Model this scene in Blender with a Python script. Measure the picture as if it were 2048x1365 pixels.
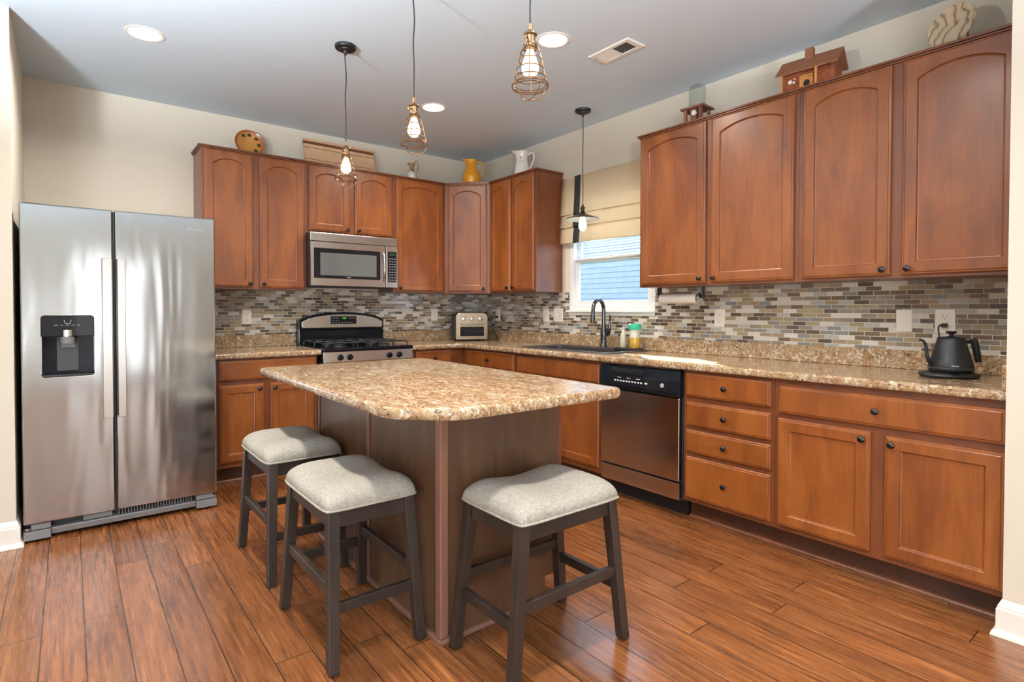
import bpy, bmesh, math, random
from mathutils import Vector, Matrix
random.seed(7)
PI = math.pi
for o in list(bpy.data.objects):
    bpy.data.objects.remove(o)
C = bpy.context.scene.collection
sc = bpy.context.scene

# ------------------------------------------------------------------ camera
cd = bpy.data.cameras.new('camera')
cam = bpy.data.objects.new('camera', cd)
C.objects.link(cam)
YAW, PITCH, ROLL, FPX = .6577, -.0177, .0009, 1120.54
fw = Vector((math.sin(YAW)*math.cos(PITCH), math.cos(YAW)*math.cos(PITCH), math.sin(PITCH)))
rt = Vector((math.cos(YAW), -math.sin(YAW), 0)); up = rt.cross(fw)
rt2 = rt*math.cos(ROLL)+up*math.sin(ROLL); up2 = up*math.cos(ROLL)-rt*math.sin(ROLL)
M = Matrix((rt2, up2, -fw)).transposed().to_4x4()
M.translation = Vector((-3.4356, -4.8433, 1.2195))
cam.matrix_world = M
cd.sensor_width = 36
cd.lens = FPX/2048*36
cd.shift_x = 20.61/2048
cd.shift_y = -43.08/2048
cd.clip_start = .05
sc.camera = cam

# ------------------------------------------------------------------ world and light
EXPOSURE = 0.24
SKY = 7
SUN = 80.0
WIN_LIGHT = 520
CAN_LIGHT = 17
FILL_UPLIGHT = 290
CAN_COLOR = (1.0, .91, .80)
w = bpy.data.worlds.new('sky'); sc.world = w
w.use_nodes = True
nt = w.node_tree
bgn = nt.nodes['Background']
tc = nt.nodes.new('ShaderNodeTexCoord'); sp = nt.nodes.new('ShaderNodeSeparateXYZ')
rp = nt.nodes.new('ShaderNodeValToRGB')
rp.color_ramp.elements[0].position = .0; rp.color_ramp.elements[0].color = (.80, .90, 1, 1)
rp.color_ramp.elements[1].position = .8; rp.color_ramp.elements[1].color = (.50, .70, 1, 1)
nt.links.new(tc.outputs['Generated'], sp.inputs[0]); nt.links.new(sp.outputs[2], rp.inputs[0])
nt.links.new(rp.outputs[0], bgn.inputs[0]); bgn.inputs[1].default_value = SKY
sun = bpy.data.lights.new('sun', 'SUN'); sun.energy = SUN; sun.angle = .009; sun.color = (1, .95, .88)
so = bpy.data.objects.new('sun', sun); C.objects.link(so)
so.rotation_euler = Vector((-.47, -.85, -.47)).to_track_quat('-Z', 'Y').to_euler()
def area(name, loc, direction, sx, sy, power, color, spread=PI):
    l = bpy.data.lights.new(name, 'AREA'); l.shape = 'RECTANGLE'; l.size = sx; l.size_y = sy
    l.energy = power; l.color = color; l.spread = spread
    o = bpy.data.objects.new(name, l); C.objects.link(o); o.location = loc
    o.rotation_euler = Vector(direction).to_track_quat('-Z', 'Z').to_euler()
    return o
area('patio_daylight', (-2.85, -8.97, 1.15), (0, 1, 0), 1.0, 2.0, 14, (.92, .97, 1))
area('rear_window_daylight', (-6.05, -8.97, 1.25), (0, 1, .55), 1.5, 1.9, WIN_LIGHT*.62, (.90, .96, 1))
area('side_fill_panel', (-6.97, -7.0, 1.2), (1, .25, 2.4), 3.4, 1.9, WIN_LIGHT*.15, (.90, .96, 1))  # added unseen fill panel, angled up to brighten the ceiling; no window here
vs = sc.view_settings
vs.view_transform = 'Standard'; vs.look = 'None'; vs.gamma = 1; vs.exposure = EXPOSURE
vs.use_curve_mapping = False
cy = sc.cycles
cy.max_bounces = 8; cy.diffuse_bounces = 5; cy.glossy_bounces = 4; cy.transmission_bounces = 6
cy.transparent_max_bounces = 8; cy.caustics_reflective = False; cy.caustics_refractive = False
cy.sample_clamp_indirect = 4; cy.use_denoising = True; cy.use_adaptive_sampling = True
cy.adaptive_threshold = .01; cy.use_light_tree = False

# ------------------------------------------------------------------ materials
def s2l(c): return c/12.92 if c <= .04045 else ((c+.055)/1.055)**2.4
def rgb(r, g, b): return (s2l(r/255), s2l(g/255), s2l(b/255), 1)
class N:
    """small node-tree writer"""
    def __init__(s, name):
        s.m = bpy.data.materials.new(name); s.m.use_nodes = True
        s.t = s.m.node_tree; s.b = s.t.nodes['Principled BSDF']; s.o = s.t.nodes['Material Output']
    def n(s, typ, **kw):
        d = s.t.nodes.new(typ)
        for k, v in kw.items():
            if hasattr(d, k): setattr(d, k, v)
        return d
    def l(s, a, b): s.t.links.new(a, b)
    def val(s, sock, v):
        if hasattr(v, 'is_linked') or hasattr(v, 'links'): s.l(v, sock)
        else: sock.default_value = v
    def math(s, op, a, b=0., c=None):
        d = s.n('ShaderNodeMath', operation=op); s.val(d.inputs[0], a); s.val(d.inputs[1], b)
        if c is not None: s.val(d.inputs[2], c)
        return d.outputs[0]
    def coords(s, scale=(1, 1, 1), which='Object'):
        t = s.n('ShaderNodeTexCoord'); m = s.n('ShaderNodeMapping'); m.inputs['Scale'].default_value = scale
        s.l(t.outputs[which], m.inputs[0]); return m.outputs[0]
    def noise(s, vec, scale, detail=2, rough=.5, dist=0.):
        d = s.n('ShaderNodeTexNoise'); s.l(vec, d.inputs['Vector']); d.inputs['Scale'].default_value = scale
        d.inputs['Detail'].default_value = detail; d.inputs['Roughness'].default_value = rough
        d.inputs['Distortion'].default_value = dist; return d.outputs[0]
    def ramp(s, fac, stops, interp='LINEAR'):
        d = s.n('ShaderNodeValToRGB'); d.color_ramp.interpolation = interp
        e = d.color_ramp.elements
        while len(e) > 1: e.remove(e[-1])
        e[0].position = stops[0][0]; e[0].color = stops[0][1]
        for p, c in stops[1:]:
            x = e.new(p); x.color = c
        s.val(d.inputs[0], fac); return d.outputs[0]
    def mix(s, fac, a, b, mode='MIX'):
        d = s.n('ShaderNodeMix', data_type='RGBA', blend_type=mode)
        s.val(d.inputs[0], fac); s.val(d.inputs[6], a); s.val(d.inputs[7], b); return d.outputs[2]
    def bump(s, h, strength=.2, dist=.002, prev=None):
        d = s.n('ShaderNodeBump'); d.inputs['Strength'].default_value = strength
        d.inputs['Distance'].default_value = dist; s.l(h, d.inputs['Height'])
        if prev is not None: s.l(prev, d.inputs['Normal'])
        return d.outputs[0]
    def set(s, **kw):
        for k, v in kw.items():
            s.val(s.b.inputs[k.replace('_', ' ')], v)
        return s.m
def plain(name, c, rough=.5, metal=0., coat=0., var=.06, vs_=8., **kw):
    k = N(name)
    f = k.noise(k.coords(), vs_, 3)
    dark = tuple(x*(1-var) for x in c[:3])+(1,); light = tuple(min(1, x*(1+var)) for x in c[:3])+(1,)
    col = k.ramp(f, [(.3, dark), (.7, light)])
    k.set(Base_Color=col, Roughness=rough, Metallic=metal, Coat_Weight=coat, **kw)
    return k.m

def make_wood(name, a, b, c, rough=.38, coat=.3, stretch=(1, 1, .28)):
    k = N(name)
    oi = k.n('ShaderNodeObjectInfo')
    t = k.n('ShaderNodeTexCoord')
    add = k.n('ShaderNodeVectorMath', operation='ADD'); k.l(t.outputs['Object'], add.inputs[0])
    mul = k.n('ShaderNodeVectorMath', operation='SCALE'); mul.inputs[0].default_value = (7, 3, 5)
    k.l(oi.outputs['Random'], mul.inputs['Scale']); k.l(mul.outputs[0], add.inputs[1])
    mp = k.n('ShaderNodeMapping'); mp.inputs['Scale'].default_value = stretch; k.l(add.outputs[0], mp.inputs[0])
    blotch = k.noise(mp.outputs[0], 7, 4, .55, .6)
    mp2 = k.n('ShaderNodeMapping'); mp2.inputs['Scale'].default_value = (stretch[0]*60, stretch[1]*60, stretch[2]*12)
    k.l(add.outputs[0], mp2.inputs[0])
    grain = k.noise(mp2.outputs[0], 1.6, 3, .6)
    col = k.ramp(blotch, [(.28, c), (.5, a), (.75, b)])
    g = k.ramp(grain, [(.3, (.84, .82, .8, 1)), (.65, (1.04, 1.04, 1.04, 1))])
    col = k.mix(.8, col, g, 'MULTIPLY')
    v = k.math('MULTIPLY_ADD', oi.outputs['Random'], .14, .93)
    vc = k.n('ShaderNodeCombineColor'); [k.l(v, vc.inputs[i]) for i in range(3)]
    col = k.mix(1., col, vc.outputs[0], 'MULTIPLY')
    k.set(Base_Color=col, Roughness=rough, Coat_Weight=coat, Coat_Roughness=.22, Normal=k.bump(grain, .06, .001))
    return k.m
WOOD = make_wood('cinnamon_maple', rgb(132, 72, 28), rgb(150, 87, 38), rgb(108, 54, 20))
FRAMEW = make_wood('cinnamon_maple_frame', rgb(114, 62, 34), rgb(126, 70, 40), rgb(98, 51, 27), .38)
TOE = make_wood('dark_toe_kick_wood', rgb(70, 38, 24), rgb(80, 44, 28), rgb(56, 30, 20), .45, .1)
ISLW = make_wood('grey_brown_laminate', rgb(88, 60, 40), rgb(104, 74, 52), rgb(66, 44, 30), .42, .1, (1.6, 1.6, .2))
ISLT = make_wood('rose_brown_trim', rgb(128, 90, 74), rgb(138, 98, 80), rgb(114, 80, 66), .4, .1)
STOOLW = make_wood('weathered_dark_wood', rgb(42, 32, 26), rgb(60, 47, 39), rgb(26, 20, 17), .45, 0)

def make_floor():
    k = N('strand_bamboo_planks')
    t = k.n('ShaderNodeTexCoord'); s = k.n('ShaderNodeSeparateXYZ'); k.l(t.outputs['Object'], s.inputs[0])
    X, Y = s.outputs[0], s.outputs[1]
    u = k.math('DIVIDE', k.math('ADD', X, 3.528), .1283)
    row = k.math('FLOOR', u)
    wn = k.n('ShaderNodeTexWhiteNoise', noise_dimensions='1D'); k.l(row, wn.inputs['W'])
    v = k.math('DIVIDE', k.math('ADD', Y, k.math('MULTIPLY', wn.outputs[0], 1.85)), 1.85)
    pl = k.math('FLOOR', v)
    cb = k.n('ShaderNodeCombineXYZ'); k.l(row, cb.inputs[0]); k.l(pl, cb.inputs[1])
    w2 = k.n('ShaderNodeTexWhiteNoise', noise_dimensions='2D'); k.l(cb.outputs[0], w2.inputs['Vector'])
    rnd = w2.outputs[0]
    fu = k.math('FRACT', u); fv = k.math('FRACT', v)
    eu = k.math('MINIMUM', fu, k.math('SUBTRACT', 1., fu))
    ev = k.math('MULTIPLY', k.math('MINIMUM', fv, k.math('SUBTRACT', 1., fv)), 14.4)
    e = k.math('MINIMUM', eu, ev)
    gap = k.ramp(e, [(.007, (0, 0, 0, 1)), (.024, (1, 1, 1, 1))])
    off = k.n('ShaderNodeCombineXYZ'); k.l(k.math('MULTIPLY', rnd, 11.), off.inputs[0]); k.l(k.math('MULTIPLY', rnd, 7.), off.inputs[1])
    add = k.n('ShaderNodeVectorMath', operation='ADD'); k.l(t.outputs['Object'], add.inputs[0]); k.l(off.outputs[0], add.inputs[1])
    def mp(sc_):
        m = k.n('ShaderNodeMapping'); m.inputs['Scale'].default_value = sc_; k.l(add.outputs[0], m.inputs[0]); return m.outputs[0]
    streak = k.noise(mp((48, 2.2, 1)), 1.5, 6, .62, .5)
    fine = k.noise(mp((170, 5, 1)), 1.2, 3, .6)
    blot = k.noise(mp((6, 1.2, 1)), 1.3, 3, .6)
    base = k.ramp(streak, [(.28, rgb(86, 50, 27)), (.42, rgb(122, 74, 40)), (.56, rgb(148, 92, 52)), (.74, rgb(182, 124, 72))])
    tone = k.ramp(rnd, [(0, (.72, .68, .64, 1)), (.5, (.93, .91, .88, 1)), (1, (1.12, 1.09, 1.06, 1))])
    col = k.mix(1., base, tone, 'MULTIPLY')
    col = k.mix(.7, col, k.ramp(fine, [(.35, (.72, .7, .68, 1)), (.6, (1.06, 1.06, 1.06, 1))]), 'MULTIPLY')
    col = k.mix(.8, col, k.ramp(blot, [(.3, (.8, .78, .76, 1)), (.7, (1.08, 1.08, 1.08, 1))]), 'MULTIPLY')
    # short dark bamboo node marks
    vor = k.n('ShaderNodeTexVoronoi'); k.l(mp((10, 7, 1)), vor.inputs['Vector']); vor.inputs['Scale'].default_value = .42
    tick = k.noise(mp((60, 20, 1)), 4, 1)
    mk = k.math('MULTIPLY', k.math('LESS_THAN', vor.outputs['Distance'], .09), k.math('GREATER_THAN', tick, .57))
    col = k.mix(k.math('MULTIPLY', mk, .6), col, rgb(40, 22, 14))
    gc = k.mix(gap, rgb(44, 25, 14), col)
    b1 = k.bump(gap, .6, .0015)
    b2 = k.bump(streak, .10, .002, b1)
    wav = k.noise(mp((7, .9, 1)), 1.0, 2)
    b3 = k.bump(wav, .2, .012, b2)
    k.set(Base_Color=gc, Roughness=k.math('MULTIPLY_ADD', fine, .14, .2), Coat_Weight=.2, Coat_Roughness=.12, Normal=b3)
    return k.m
FLOOR = make_floor()

def make_granite(name, stretch):
    k = N(name)
    v = k.coords(stretch)
    n1 = k.noise(v, 30, 5, .7, 1.2)
    n2 = k.noise(v, 11, 3, .6, .8)
    n3 = k.noise(v, 52, 5, .72, 2.)
    v2 = k.coords(tuple(x*1.0+.0 for x in stretch)); 
    col = k.ramp(n2, [(.3, rgb(150, 113, 76)), (.5, rgb(170, 137, 100)), (.7, rgb(184, 161, 131))])
    cream = k.ramp(n1, [(.5, (0, 0, 0, 1)), (.62, (1, 1, 1, 1))])
    col = k.mix(cream, col, rgb(216, 204, 182))
    dk = k.ramp(n3, [(.555, (0, 0, 0, 1)), (.585, (1, 1, 1, 1))])
    n4 = k.noise(v, 38, 3, .6, 2.5)
    dk2 = k.ramp(n4, [(.38, (1, 1, 1, 1)), (.43, (0, 0, 0, 1))])
    col = k.mix(k.math('MULTIPLY', dk, .9), col, rgb(62, 44, 34))
    col = k.mix(k.math('MULTIPLY', dk2, .75), col, rgb(104, 74, 50))
    k.set(Base_Color=col, Roughness=.2, Coat_Weight=.25, Coat_Roughness=.08)
    return k.m
GRAN = make_granite('speckled_granite_laminate', (1, 1, 1))
GRANS = make_granite('streaky_granite_laminate', (1.5, .55, 1))

def make_tile():
    k = N('glass_and_stone_mosaic')
    t = k.n('ShaderNodeTexCoord'); s = k.n('ShaderNodeSeparateXYZ'); k.l(t.outputs['Object'], s.inputs[0])
    U = k.math('SUBTRACT', s.outputs[0], s.outputs[1])
    rowf = k.math('DIVIDE', k.math('SUBTRACT', s.outputs[2], 1.004), .0245)
    row = k.math('FLOOR', rowf)
    sh = k.math('MULTIPLY', row, .5)
    wn0 = k.n('ShaderNodeTexWhiteNoise', noise_dimensions='1D'); k.l(k.math('FLOOR', k.math('DIVIDE', row, 3.)), wn0.inputs['W'])
    sh = k.math('ADD', sh, k.math('MULTIPLY', wn0.outputs[0], .3))
    uf = k.math('ADD', k.math('DIVIDE', U, .0765), sh)
    col_ = k.math('FLOOR', uf)
    cb = k.n('ShaderNodeCombineXYZ'); k.l(row, cb.inputs[0]); k.l(col_, cb.inputs[1])
    wn = k.n('ShaderNodeTexWhiteNoise', noise_dimensions='2D'); k.l(cb.outputs[0], wn.inputs['Vector'])
    fu = k.math('FRACT', uf); fr = k.math('FRACT', rowf)
    eu = k.math('MULTIPLY', k.math('MINIMUM', fu, k.math('SUBTRACT', 1., fu)), .0765)
    er = k.math('MULTIPLY', k.math('MINIMUM', fr, k.math('SUBTRACT', 1., fr)), .0245)
    e = k.math('MINIMUM', eu, er)
    g = k.ramp(k.math('MULTIPLY', e, 100.), [(.09, (0, 0, 0, 1)), (.17, (1, 1, 1, 1))])
    tc_ = k.ramp(wn.outputs[0], [(0, rgb(84, 70, 60)), (.14, rgb(106, 88, 72)), (.27, rgb(134, 122, 110)), (.38, rgb(156, 140, 112)),
                                (.50, rgb(170, 168, 162)), (.62, rgb(128, 126, 124)), (.70, rgb(208, 202, 192)), (.90, rgb(150, 132, 106))], 'CONSTANT')
    nz = k.noise(k.coords((1, 1, 1)), 90, 3, .6, 3.)
    tc2 = k.mix(.5, tc_, k.ramp(nz, [(.3, (.86, .88, .90, 1)), (.7, (1.15, 1.14, 1.12, 1))]), 'MULTIPLY')
    col = k.mix(g, rgb(214, 208, 198), tc2)
    wav = k.noise(k.coords((1, 1, 1)), 28, 2, .5, 1.)
    b = k.bump(g, .5, .001); b = k.bump(wav, .25, .004, b)
    rough = k.mix(g, (.7, .7, .7, 1), (.12, .12, .12, 1))
    k.set(Base_Color=col, Roughness=rough, Normal=b)
    return k.m
TILE = make_tile()

def make_steel(name, c=(.60, .59, .57, 1), rough=.24, wave=.35, horizontal=True):
    k = N(name)
    v = k.coords((1, 1, .16))
    wv = k.noise(v, 5.0, 2, .5, .4)
    vb = k.coords((3, 3, 400) if horizontal else (400, 400, 3))
    br = k.noise(vb, 1.5, 2)
    sm = k.noise(k.coords((1, 1, .5)), 3, 2)
    r = k.math('MULTIPLY_ADD', sm, .08, rough-.04)
    n_ = k.bump(wv, wave, .02)
    n_ = k.bump(br, .05, .0004, n_)
    k.set(Base_Color=c, Metallic=1., Roughness=r, Anisotropic=.5, Normal=n_)
    return k.m
STEEL = make_steel('brushed_stainless_steel', (.48, .49, .50, 1), .14, .36)
STEELD = make_steel('smooth_stainless_steel', (.6, .585, .57, 1), .2, .05)
STEELF = make_steel('flat_stainless_steel', (.62, .6, .58, 1), .24, .06)
BRONZE = plain('antique_brass', rgb(150, 118, 90), .3, 1.)
CHROME = plain('chrome', (.8, .8, .8, 1), .12, 1.)
BLACK = plain('gloss_black', (.008, .009, .012, 1), .08, Specular_IOR_Level=.16)
BLACKG = plain('black_glass', (.012, .012, .014, 1), .05, 0, 0, Specular_IOR_Level=.22)
BLACKM = plain('matte_black', (.014, .014, .015, 1), .4, Specular_IOR_Level=.35)
IRON = plain('cast_iron_grate', (.02, .021, .024, 1), .4)
KNOB = plain('oil_rubbed_knob', (.012, .010, .010, 1), .2, .3)
DGREY = plain('dark_grey_case', (.03, .03, .033, 1), .5)
GREYP = plain('grey_plastic', rgb(122, 122, 124), .5)
CORD = plain('black_cord', (.015, .015, .015, 1), .55)
WHITE = plain('white_paint', rgb(240, 238, 232), .35, var=.02)
WHITEP = plain('white_plastic', rgb(238, 234, 226), .3, var=.02)
VINYL = plain('white_vinyl', rgb(236, 238, 238), .35, var=.02)
INK = plain('printed_white', (.75, .75, .75, 1), .5)
INKD = plain('printed_black', (.02, .02, .02, 1), .5)
GREEN = plain('teal_plastic', rgb(60, 196, 160), .4)
YEL = plain('yellow_glaze', rgb(226, 160, 28), .14, 0, .6)
CERAM = plain('white_ceramic', rgb(238, 236, 232), .16, 0, .6, var=.02)
SINKM = plain('dark_composite', rgb(62, 58, 56), .3)
STRIPE = plain('black_ribbon', (.02, .022, .028, 1), .8)
LEAF = plain('painted_leaf_green', rgb(46, 60, 36), .3)
PAPER = plain('paper_towel', rgb(240, 234, 226), .9, var=.02)
OUT_BOARD = plain('blue_grey_siding', rgb(104, 112, 122), .7)
GRASS = plain('lawn', rgb(90, 120, 60), .9, vs_=2)

def wallmat(name, c, bump=.05):
    k = N(name)
    v = k.coords()
    f = k.noise(v, 1.2, 2); g = k.noise(v, 90, 3)
    dark = tuple(x*.97 for x in c[:3])+(1,)
    k.set(Base_Color=k.ramp(f, [(.3, dark), (.7, c)]), Roughness=.75, Normal=k.bump(g, bump, .002))
    return k.m
WALL = wallmat('cream_wall_paint', rgb(220, 212, 197))
CEIL = wallmat('white_ceiling_paint', rgb(214, 231, 246), .25)

def emis(name, c, s):
    k = N(name)
    k.set(Base_Color=c, Emission_Color=c, Emission_Strength=s, Roughness=.4); return k.m
BULB = emis('lit_frosted_bulb', (1, .80, .50, 1), 3.2)
CANE = emis('lit_recessed_lens', (1, .95, .88, 1), 14.)
LEDG = emis('green_clock_digits', (.1, .9, .1, 1), .6)
def glassmat(name, tint=(1, 1, 1, 1), gl=.1):
    k = N(name)
    tr = k.n('ShaderNodeBsdfTransparent'); tr.inputs[0].default_value = tint
    gs = k.n('ShaderNodeBsdfGlossy'); gs.inputs['Roughness'].default_value = .03
    fr = k.n('ShaderNodeLayerWeight'); fr.inputs[0].default_value = .5
    mx = k.n('ShaderNodeMixShader')
    f = k.math('MULTIPLY_ADD', k.math('POWER', fr.outputs['Facing'], 4.), .6, .03+gl*.1)
    k.l(f, mx.inputs[0]); k.l(tr.outputs[0], mx.inputs[1]); k.l(gs.outputs[0], mx.inputs[2]); k.l(mx.outputs[0], k.o.inputs[0])
    return k.m
GLASS = glassmat('window_glass', (.93, .97, 1, 1))
JARG = glassmat('jar_glass', (.80, .84, .82, 1), .5)
SOAPL = glassmat('amber_soap', (.85, .66, .28, 1), .2)

def fabricmat(name, c1, c2, scale=700, trans=0.):
    k = N(name)
    t = k.n('ShaderNodeTexCoord'); s = k.n('ShaderNodeSeparateXYZ'); k.l(t.outputs['Object'], s.inputs[0])
    a = k.math('SINE', k.math('MULTIPLY', s.outputs[0], scale*2)); b = k.math('SINE', k.math('MULTIPLY', s.outputs[1], scale*2))
    wv = k.math('MULTIPLY', a, b)
    n1 = k.noise(k.coords((420, 40, 40)), 1.2, 2); n2 = k.noise(k.coords((40, 420, 420)), 1.2, 2)
    f = k.math('MULTIPLY_ADD', wv, .12, k.math('MULTIPLY', k.math('ADD', n1, n2), .5))
    k.set(Base_Color=k.ramp(f, [(.36, c1), (.62, c2)]), Roughness=.9, Normal=k.bump(f, .35, .0012))
    if trans:
        tl = k.n('ShaderNodeBsdfTranslucent'); tl.inputs[0].default_value = c2
        mx = k.n('ShaderNodeMixShader'); mx.inputs[0].default_value = trans
        k.l(k.b.outputs[0], mx.inputs[1]); k.l(tl.outputs[0], mx.inputs[2]); k.l(mx.outputs[0], k.o.inputs[0])
    return k.m
SEATF = fabricmat('grey_linen_weave', rgb(140, 136, 128), rgb(184, 179, 168), 520)
SHADEF = fabricmat('beige_shade_linen', rgb(222, 204, 174), rgb(236, 220, 192), 900, .4)

# ------------------------------------------------------------------ mesh helpers
def obj(name, bm, m, parent=None, bevel=0., smooth=False, **props):
    me = bpy.data.meshes.new(name)
    bmesh.ops.recalc_face_normals(bm, faces=bm.faces[:])
    bm.to_mesh(me); bm.free()
    mats = m if isinstance(m, (list, tuple)) else [m]
    for x in mats: me.materials.append(x)
    if smooth:
        for p in me.polygons: p.use_smooth = True
        try: me.set_sharp_from_angle(angle=math.radians(38))
        except Exception: pass
    o = bpy.data.objects.new(name, me); C.objects.link(o)
    if parent is not None: o.parent = parent
    if bevel:
        b = o.modifiers.new('bevel', 'BEVEL'); b.width = bevel; b.segments = 2; b.limit_method = 'ANGLE'
        b.angle_limit = math.radians(40)
    for k_, v_ in props.items(): o[k_] = v_
    return o
def thing(name, label, cat, loc=(0, 0, 0), rotz=0., group=None):
    o = bpy.data.objects.new(name, None); C.objects.link(o)
    o.empty_display_size = .05
    o.location = loc; o.rotation_euler = (0, 0, rotz); o['label'] = label; o['category'] = cat
    if group: o['group'] = group
    return o
def tag(o, label, cat, group=None):
    o['label'] = label; o['category'] = cat
    if group: o['group'] = group
    return o
def struct(name, bm, m, parent=None, **kw):
    o = obj(name, bm, m, parent, **kw)
    if parent is None: o['kind'] = 'structure'
    return o
def B(*boxes):
    bm = bmesh.new()
    for b in boxes: box(bm, *b)
    return bm
def box(bm, x0, x1, y0, y1, z0, z1, mi=0):
    v = [bm.verts.new(p) for p in ((x0, y0, z0), (x1, y0, z0), (x1, y1, z0), (x0, y1, z0), (x0, y0, z1), (x1, y0, z1), (x1, y1, z1), (x0, y1, z1))]
    for f in ((0, 3, 2, 1), (4, 5, 6, 7), (0, 1, 5, 4), (1, 2, 6, 5), (2, 3, 7, 6), (3, 0, 4, 7)):
        bm.faces.new([v[i] for i in f]).material_index = mi
    return v
def loft(bm, rings, cap0=True, cap1=True, closed=True, mi=None):
    R_ = [[bm.verts.new(p) for p in r] for r in rings]
    n = len(R_[0])
    for i in range(len(R_)-1):
        for j in range(n if closed else n-1):
            q = (R_[i][j], R_[i][(j+1) % n], R_[i+1][(j+1) % n], R_[i+1][j])
            try:
                f = bm.faces.new(q)
                if mi: f.material_index = mi[i]
            except ValueError: pass
    if cap0: bm.faces.new(R_[0][::-1])
    if cap1:
        f = bm.faces.new(R_[-1])
        if mi: f.material_index = mi[-1]
    return R_
def lathe(bm, prof, c=(0, 0, 0), n=24, axis='z', sx=1., sy=1.):
    rings = []
    for r, h in prof:
        ring = []
        for i in range(n):
            a = 2*PI*i/n
            p = (r*math.cos(a)*sx, r*math.sin(a)*sy, h)
            if axis == 'y': p = (p[0], h, p[1])
            if axis == 'x': p = (h, p[0], p[1])
            ring.append((p[0]+c[0], p[1]+c[1], p[2]+c[2]))
        rings.append(ring)
    loft(bm, rings)
def tube(bm, pts, r, n=8, closed=False, rs=None, flat=1.):
    pts = [Vector(p) for p in pts]
    m = len(pts)
    rings = []; prev = None
    for i, p in enumerate(pts):
        if closed: d = pts[(i+1) % m]-pts[i-1]
        else: d = pts[min(i+1, m-1)]-pts[max(i-1, 0)]
        d.normalize()
        if prev is None:
            a = Vector((0, 0, 1)) if abs(d.z) < .9 else Vector((1, 0, 0))
            u = d.cross(a).normalized()
        else:
            u = (prev-d*prev.dot(d)).normalized()
        prev = u; v = d.cross(u)
        rr = rs[i] if rs else r
        rings.append([tuple(p+u*rr*math.cos(2*PI*j/n)+v*rr*flat*math.sin(2*PI*j/n)) for j in range(n)])
    if closed:
        rings.append(rings[0]); loft(bm, rings, False, False)
        bmesh.ops.remove_doubles(bm, verts=bm.verts[:], dist=1e-6)
    else: loft(bm, rings)
def arc(cx, cz, r, a0, a1, n):
    return [(cx+r*math.cos(a0+(a1-a0)*i/n), cz+r*math.sin(a0+(a1-a0)*i/n)) for i in range(n+1)]
def rrect(x0, x1, z0, z1, r, n=4):
    return (arc(x1-r, z1-r, r, 0, PI/2, n)+arc(x0+r, z1-r, r, PI/2, PI, n)
            + arc(x0+r, z0+r, r, PI, 1.5*PI, n)+arc(x1-r, z0+r, r, 1.5*PI, 2*PI, n))
def xz(pts, y): return [(p[0], y, p[1]) for p in pts]
def bez(p0, p1, p2, p3, n=12):
    out = []
    for i in range(n+1):
        t = i/n; s = 1-t
        out.append(tuple(s**3*a+3*s*s*t*b+3*s*t*t*c+t**3*d for a, b, c, d in zip(p0, p1, p2, p3)))
    return out
def text(name, s, size, loc, m, parent, rot=(PI/2, 0, 0), ext=.0006, sx=1., align='CENTER'):
    cu = bpy.data.curves.new('lettering', 'FONT'); cu.body = s; cu.size = size; cu.extrude = ext
    cu.align_x = align; cu.align_y = 'CENTER'; cu.resolution_u = 3
    t = bpy.data.objects.new('lettering_source', cu); C.objects.link(t)
    bpy.context.view_layer.update()
    me = bpy.data.meshes.new_from_object(t)
    bpy.data.objects.remove(t)
    me.name = name; me.materials.clear(); me.materials.append(m)
    o = bpy.data.objects.new(name, me); C.objects.link(o); o.parent = parent
    o.location = loc; o.rotation_euler = rot; o.scale = (sx, 1, 1)
    return o

# ------------------------------------------------------------------ the room
H = 2.745
XL, YL = -3.66, -1.07       # fridge alcove
XR, YR = -.68, -4.345       # wall returning beside the right-hand cabinets
X0, Y0 = -7.0, -9.0
WY0, WY1, WZ0, WZ1 = -2.255, -1.36, 1.205, 2.32   # kitchen window opening
struct('floor', B((X0-.1, .1, Y0-.1, .1, -.1, 0)), FLOOR)
struct('ceiling', B((X0-.1, .1, Y0-.1, .1, H, H+.1)), CEIL)
struct('wall_back', B((XL, .12, 0, .12, 0, H)), WALL)
struct('wall_right', B((0, .12, YR, WY0, 0, H), (0, .12, WY1, 0, 0, H), (0, .12, WY0, WY1, 0, WZ0), (0, .12, WY0, WY1, WZ1, H)), WALL)
struct('wall_left', B((XL-.12, XL, YL+.12, .12, 0, H)), WALL)
struct('wall_left_front', B((X0, XL, YL, YL+.12, 0, H)), WALL)
struct('wall_right_front', B((XR, 0, YR-.12, YR, 0, H), (XR, XR+.12, Y0, YR-.12, 0, H)), WALL)
struct('wall_far_left', B((X0-.12, X0, Y0, YL+.12, 0, H)), WALL)
struct('wall_rear', B((X0-.12, XR+.12, Y0-.12, Y0, 0, H)), WALL)
# baseboards with an ogee top and a shoe
def baseboard(name, x0, y0, x1, y1, nx, ny, m0=0, m1=0):
    prof = [(0, .001), (.030, .001), (.028, .012), (.020, .022), (.016, .024), (.016, .100), (.012, .106), (.012, .112), (.006, .126), (.002, .134), (0, .136)]
    bm = bmesh.new()
    dx, dy = (x1-x0), (y1-y0); L = math.hypot(dx, dy); dx /= L; dy /= L
    rings = []
    for t, mm in ((0, m0), (L, m1)):
        rings.append([(x0+dx*(t+mm*d)+nx*d, y0+dy*(t+mm*d)+ny*d, z) for d, z in prof])
    loft(bm, rings)
    return struct(name, bm, WHITE)
baseboard('baseboard_left_front', X0, YL-.0005, XL, YL-.0005, 0, -1, 0, 1)
baseboard('baseboard_left', XL+.0005, YL, XL+.0005, YL+.25, 1, 0, -1, 0)
baseboard('baseboard_right_front', XR-.0005, YR, XR-.0005, Y0, -1, 0, -1, 0)
baseboard('baseboard_right_return', XR, YR+.0005, -.56, YR+.0005, 0, 1, -1, 0)
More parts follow.
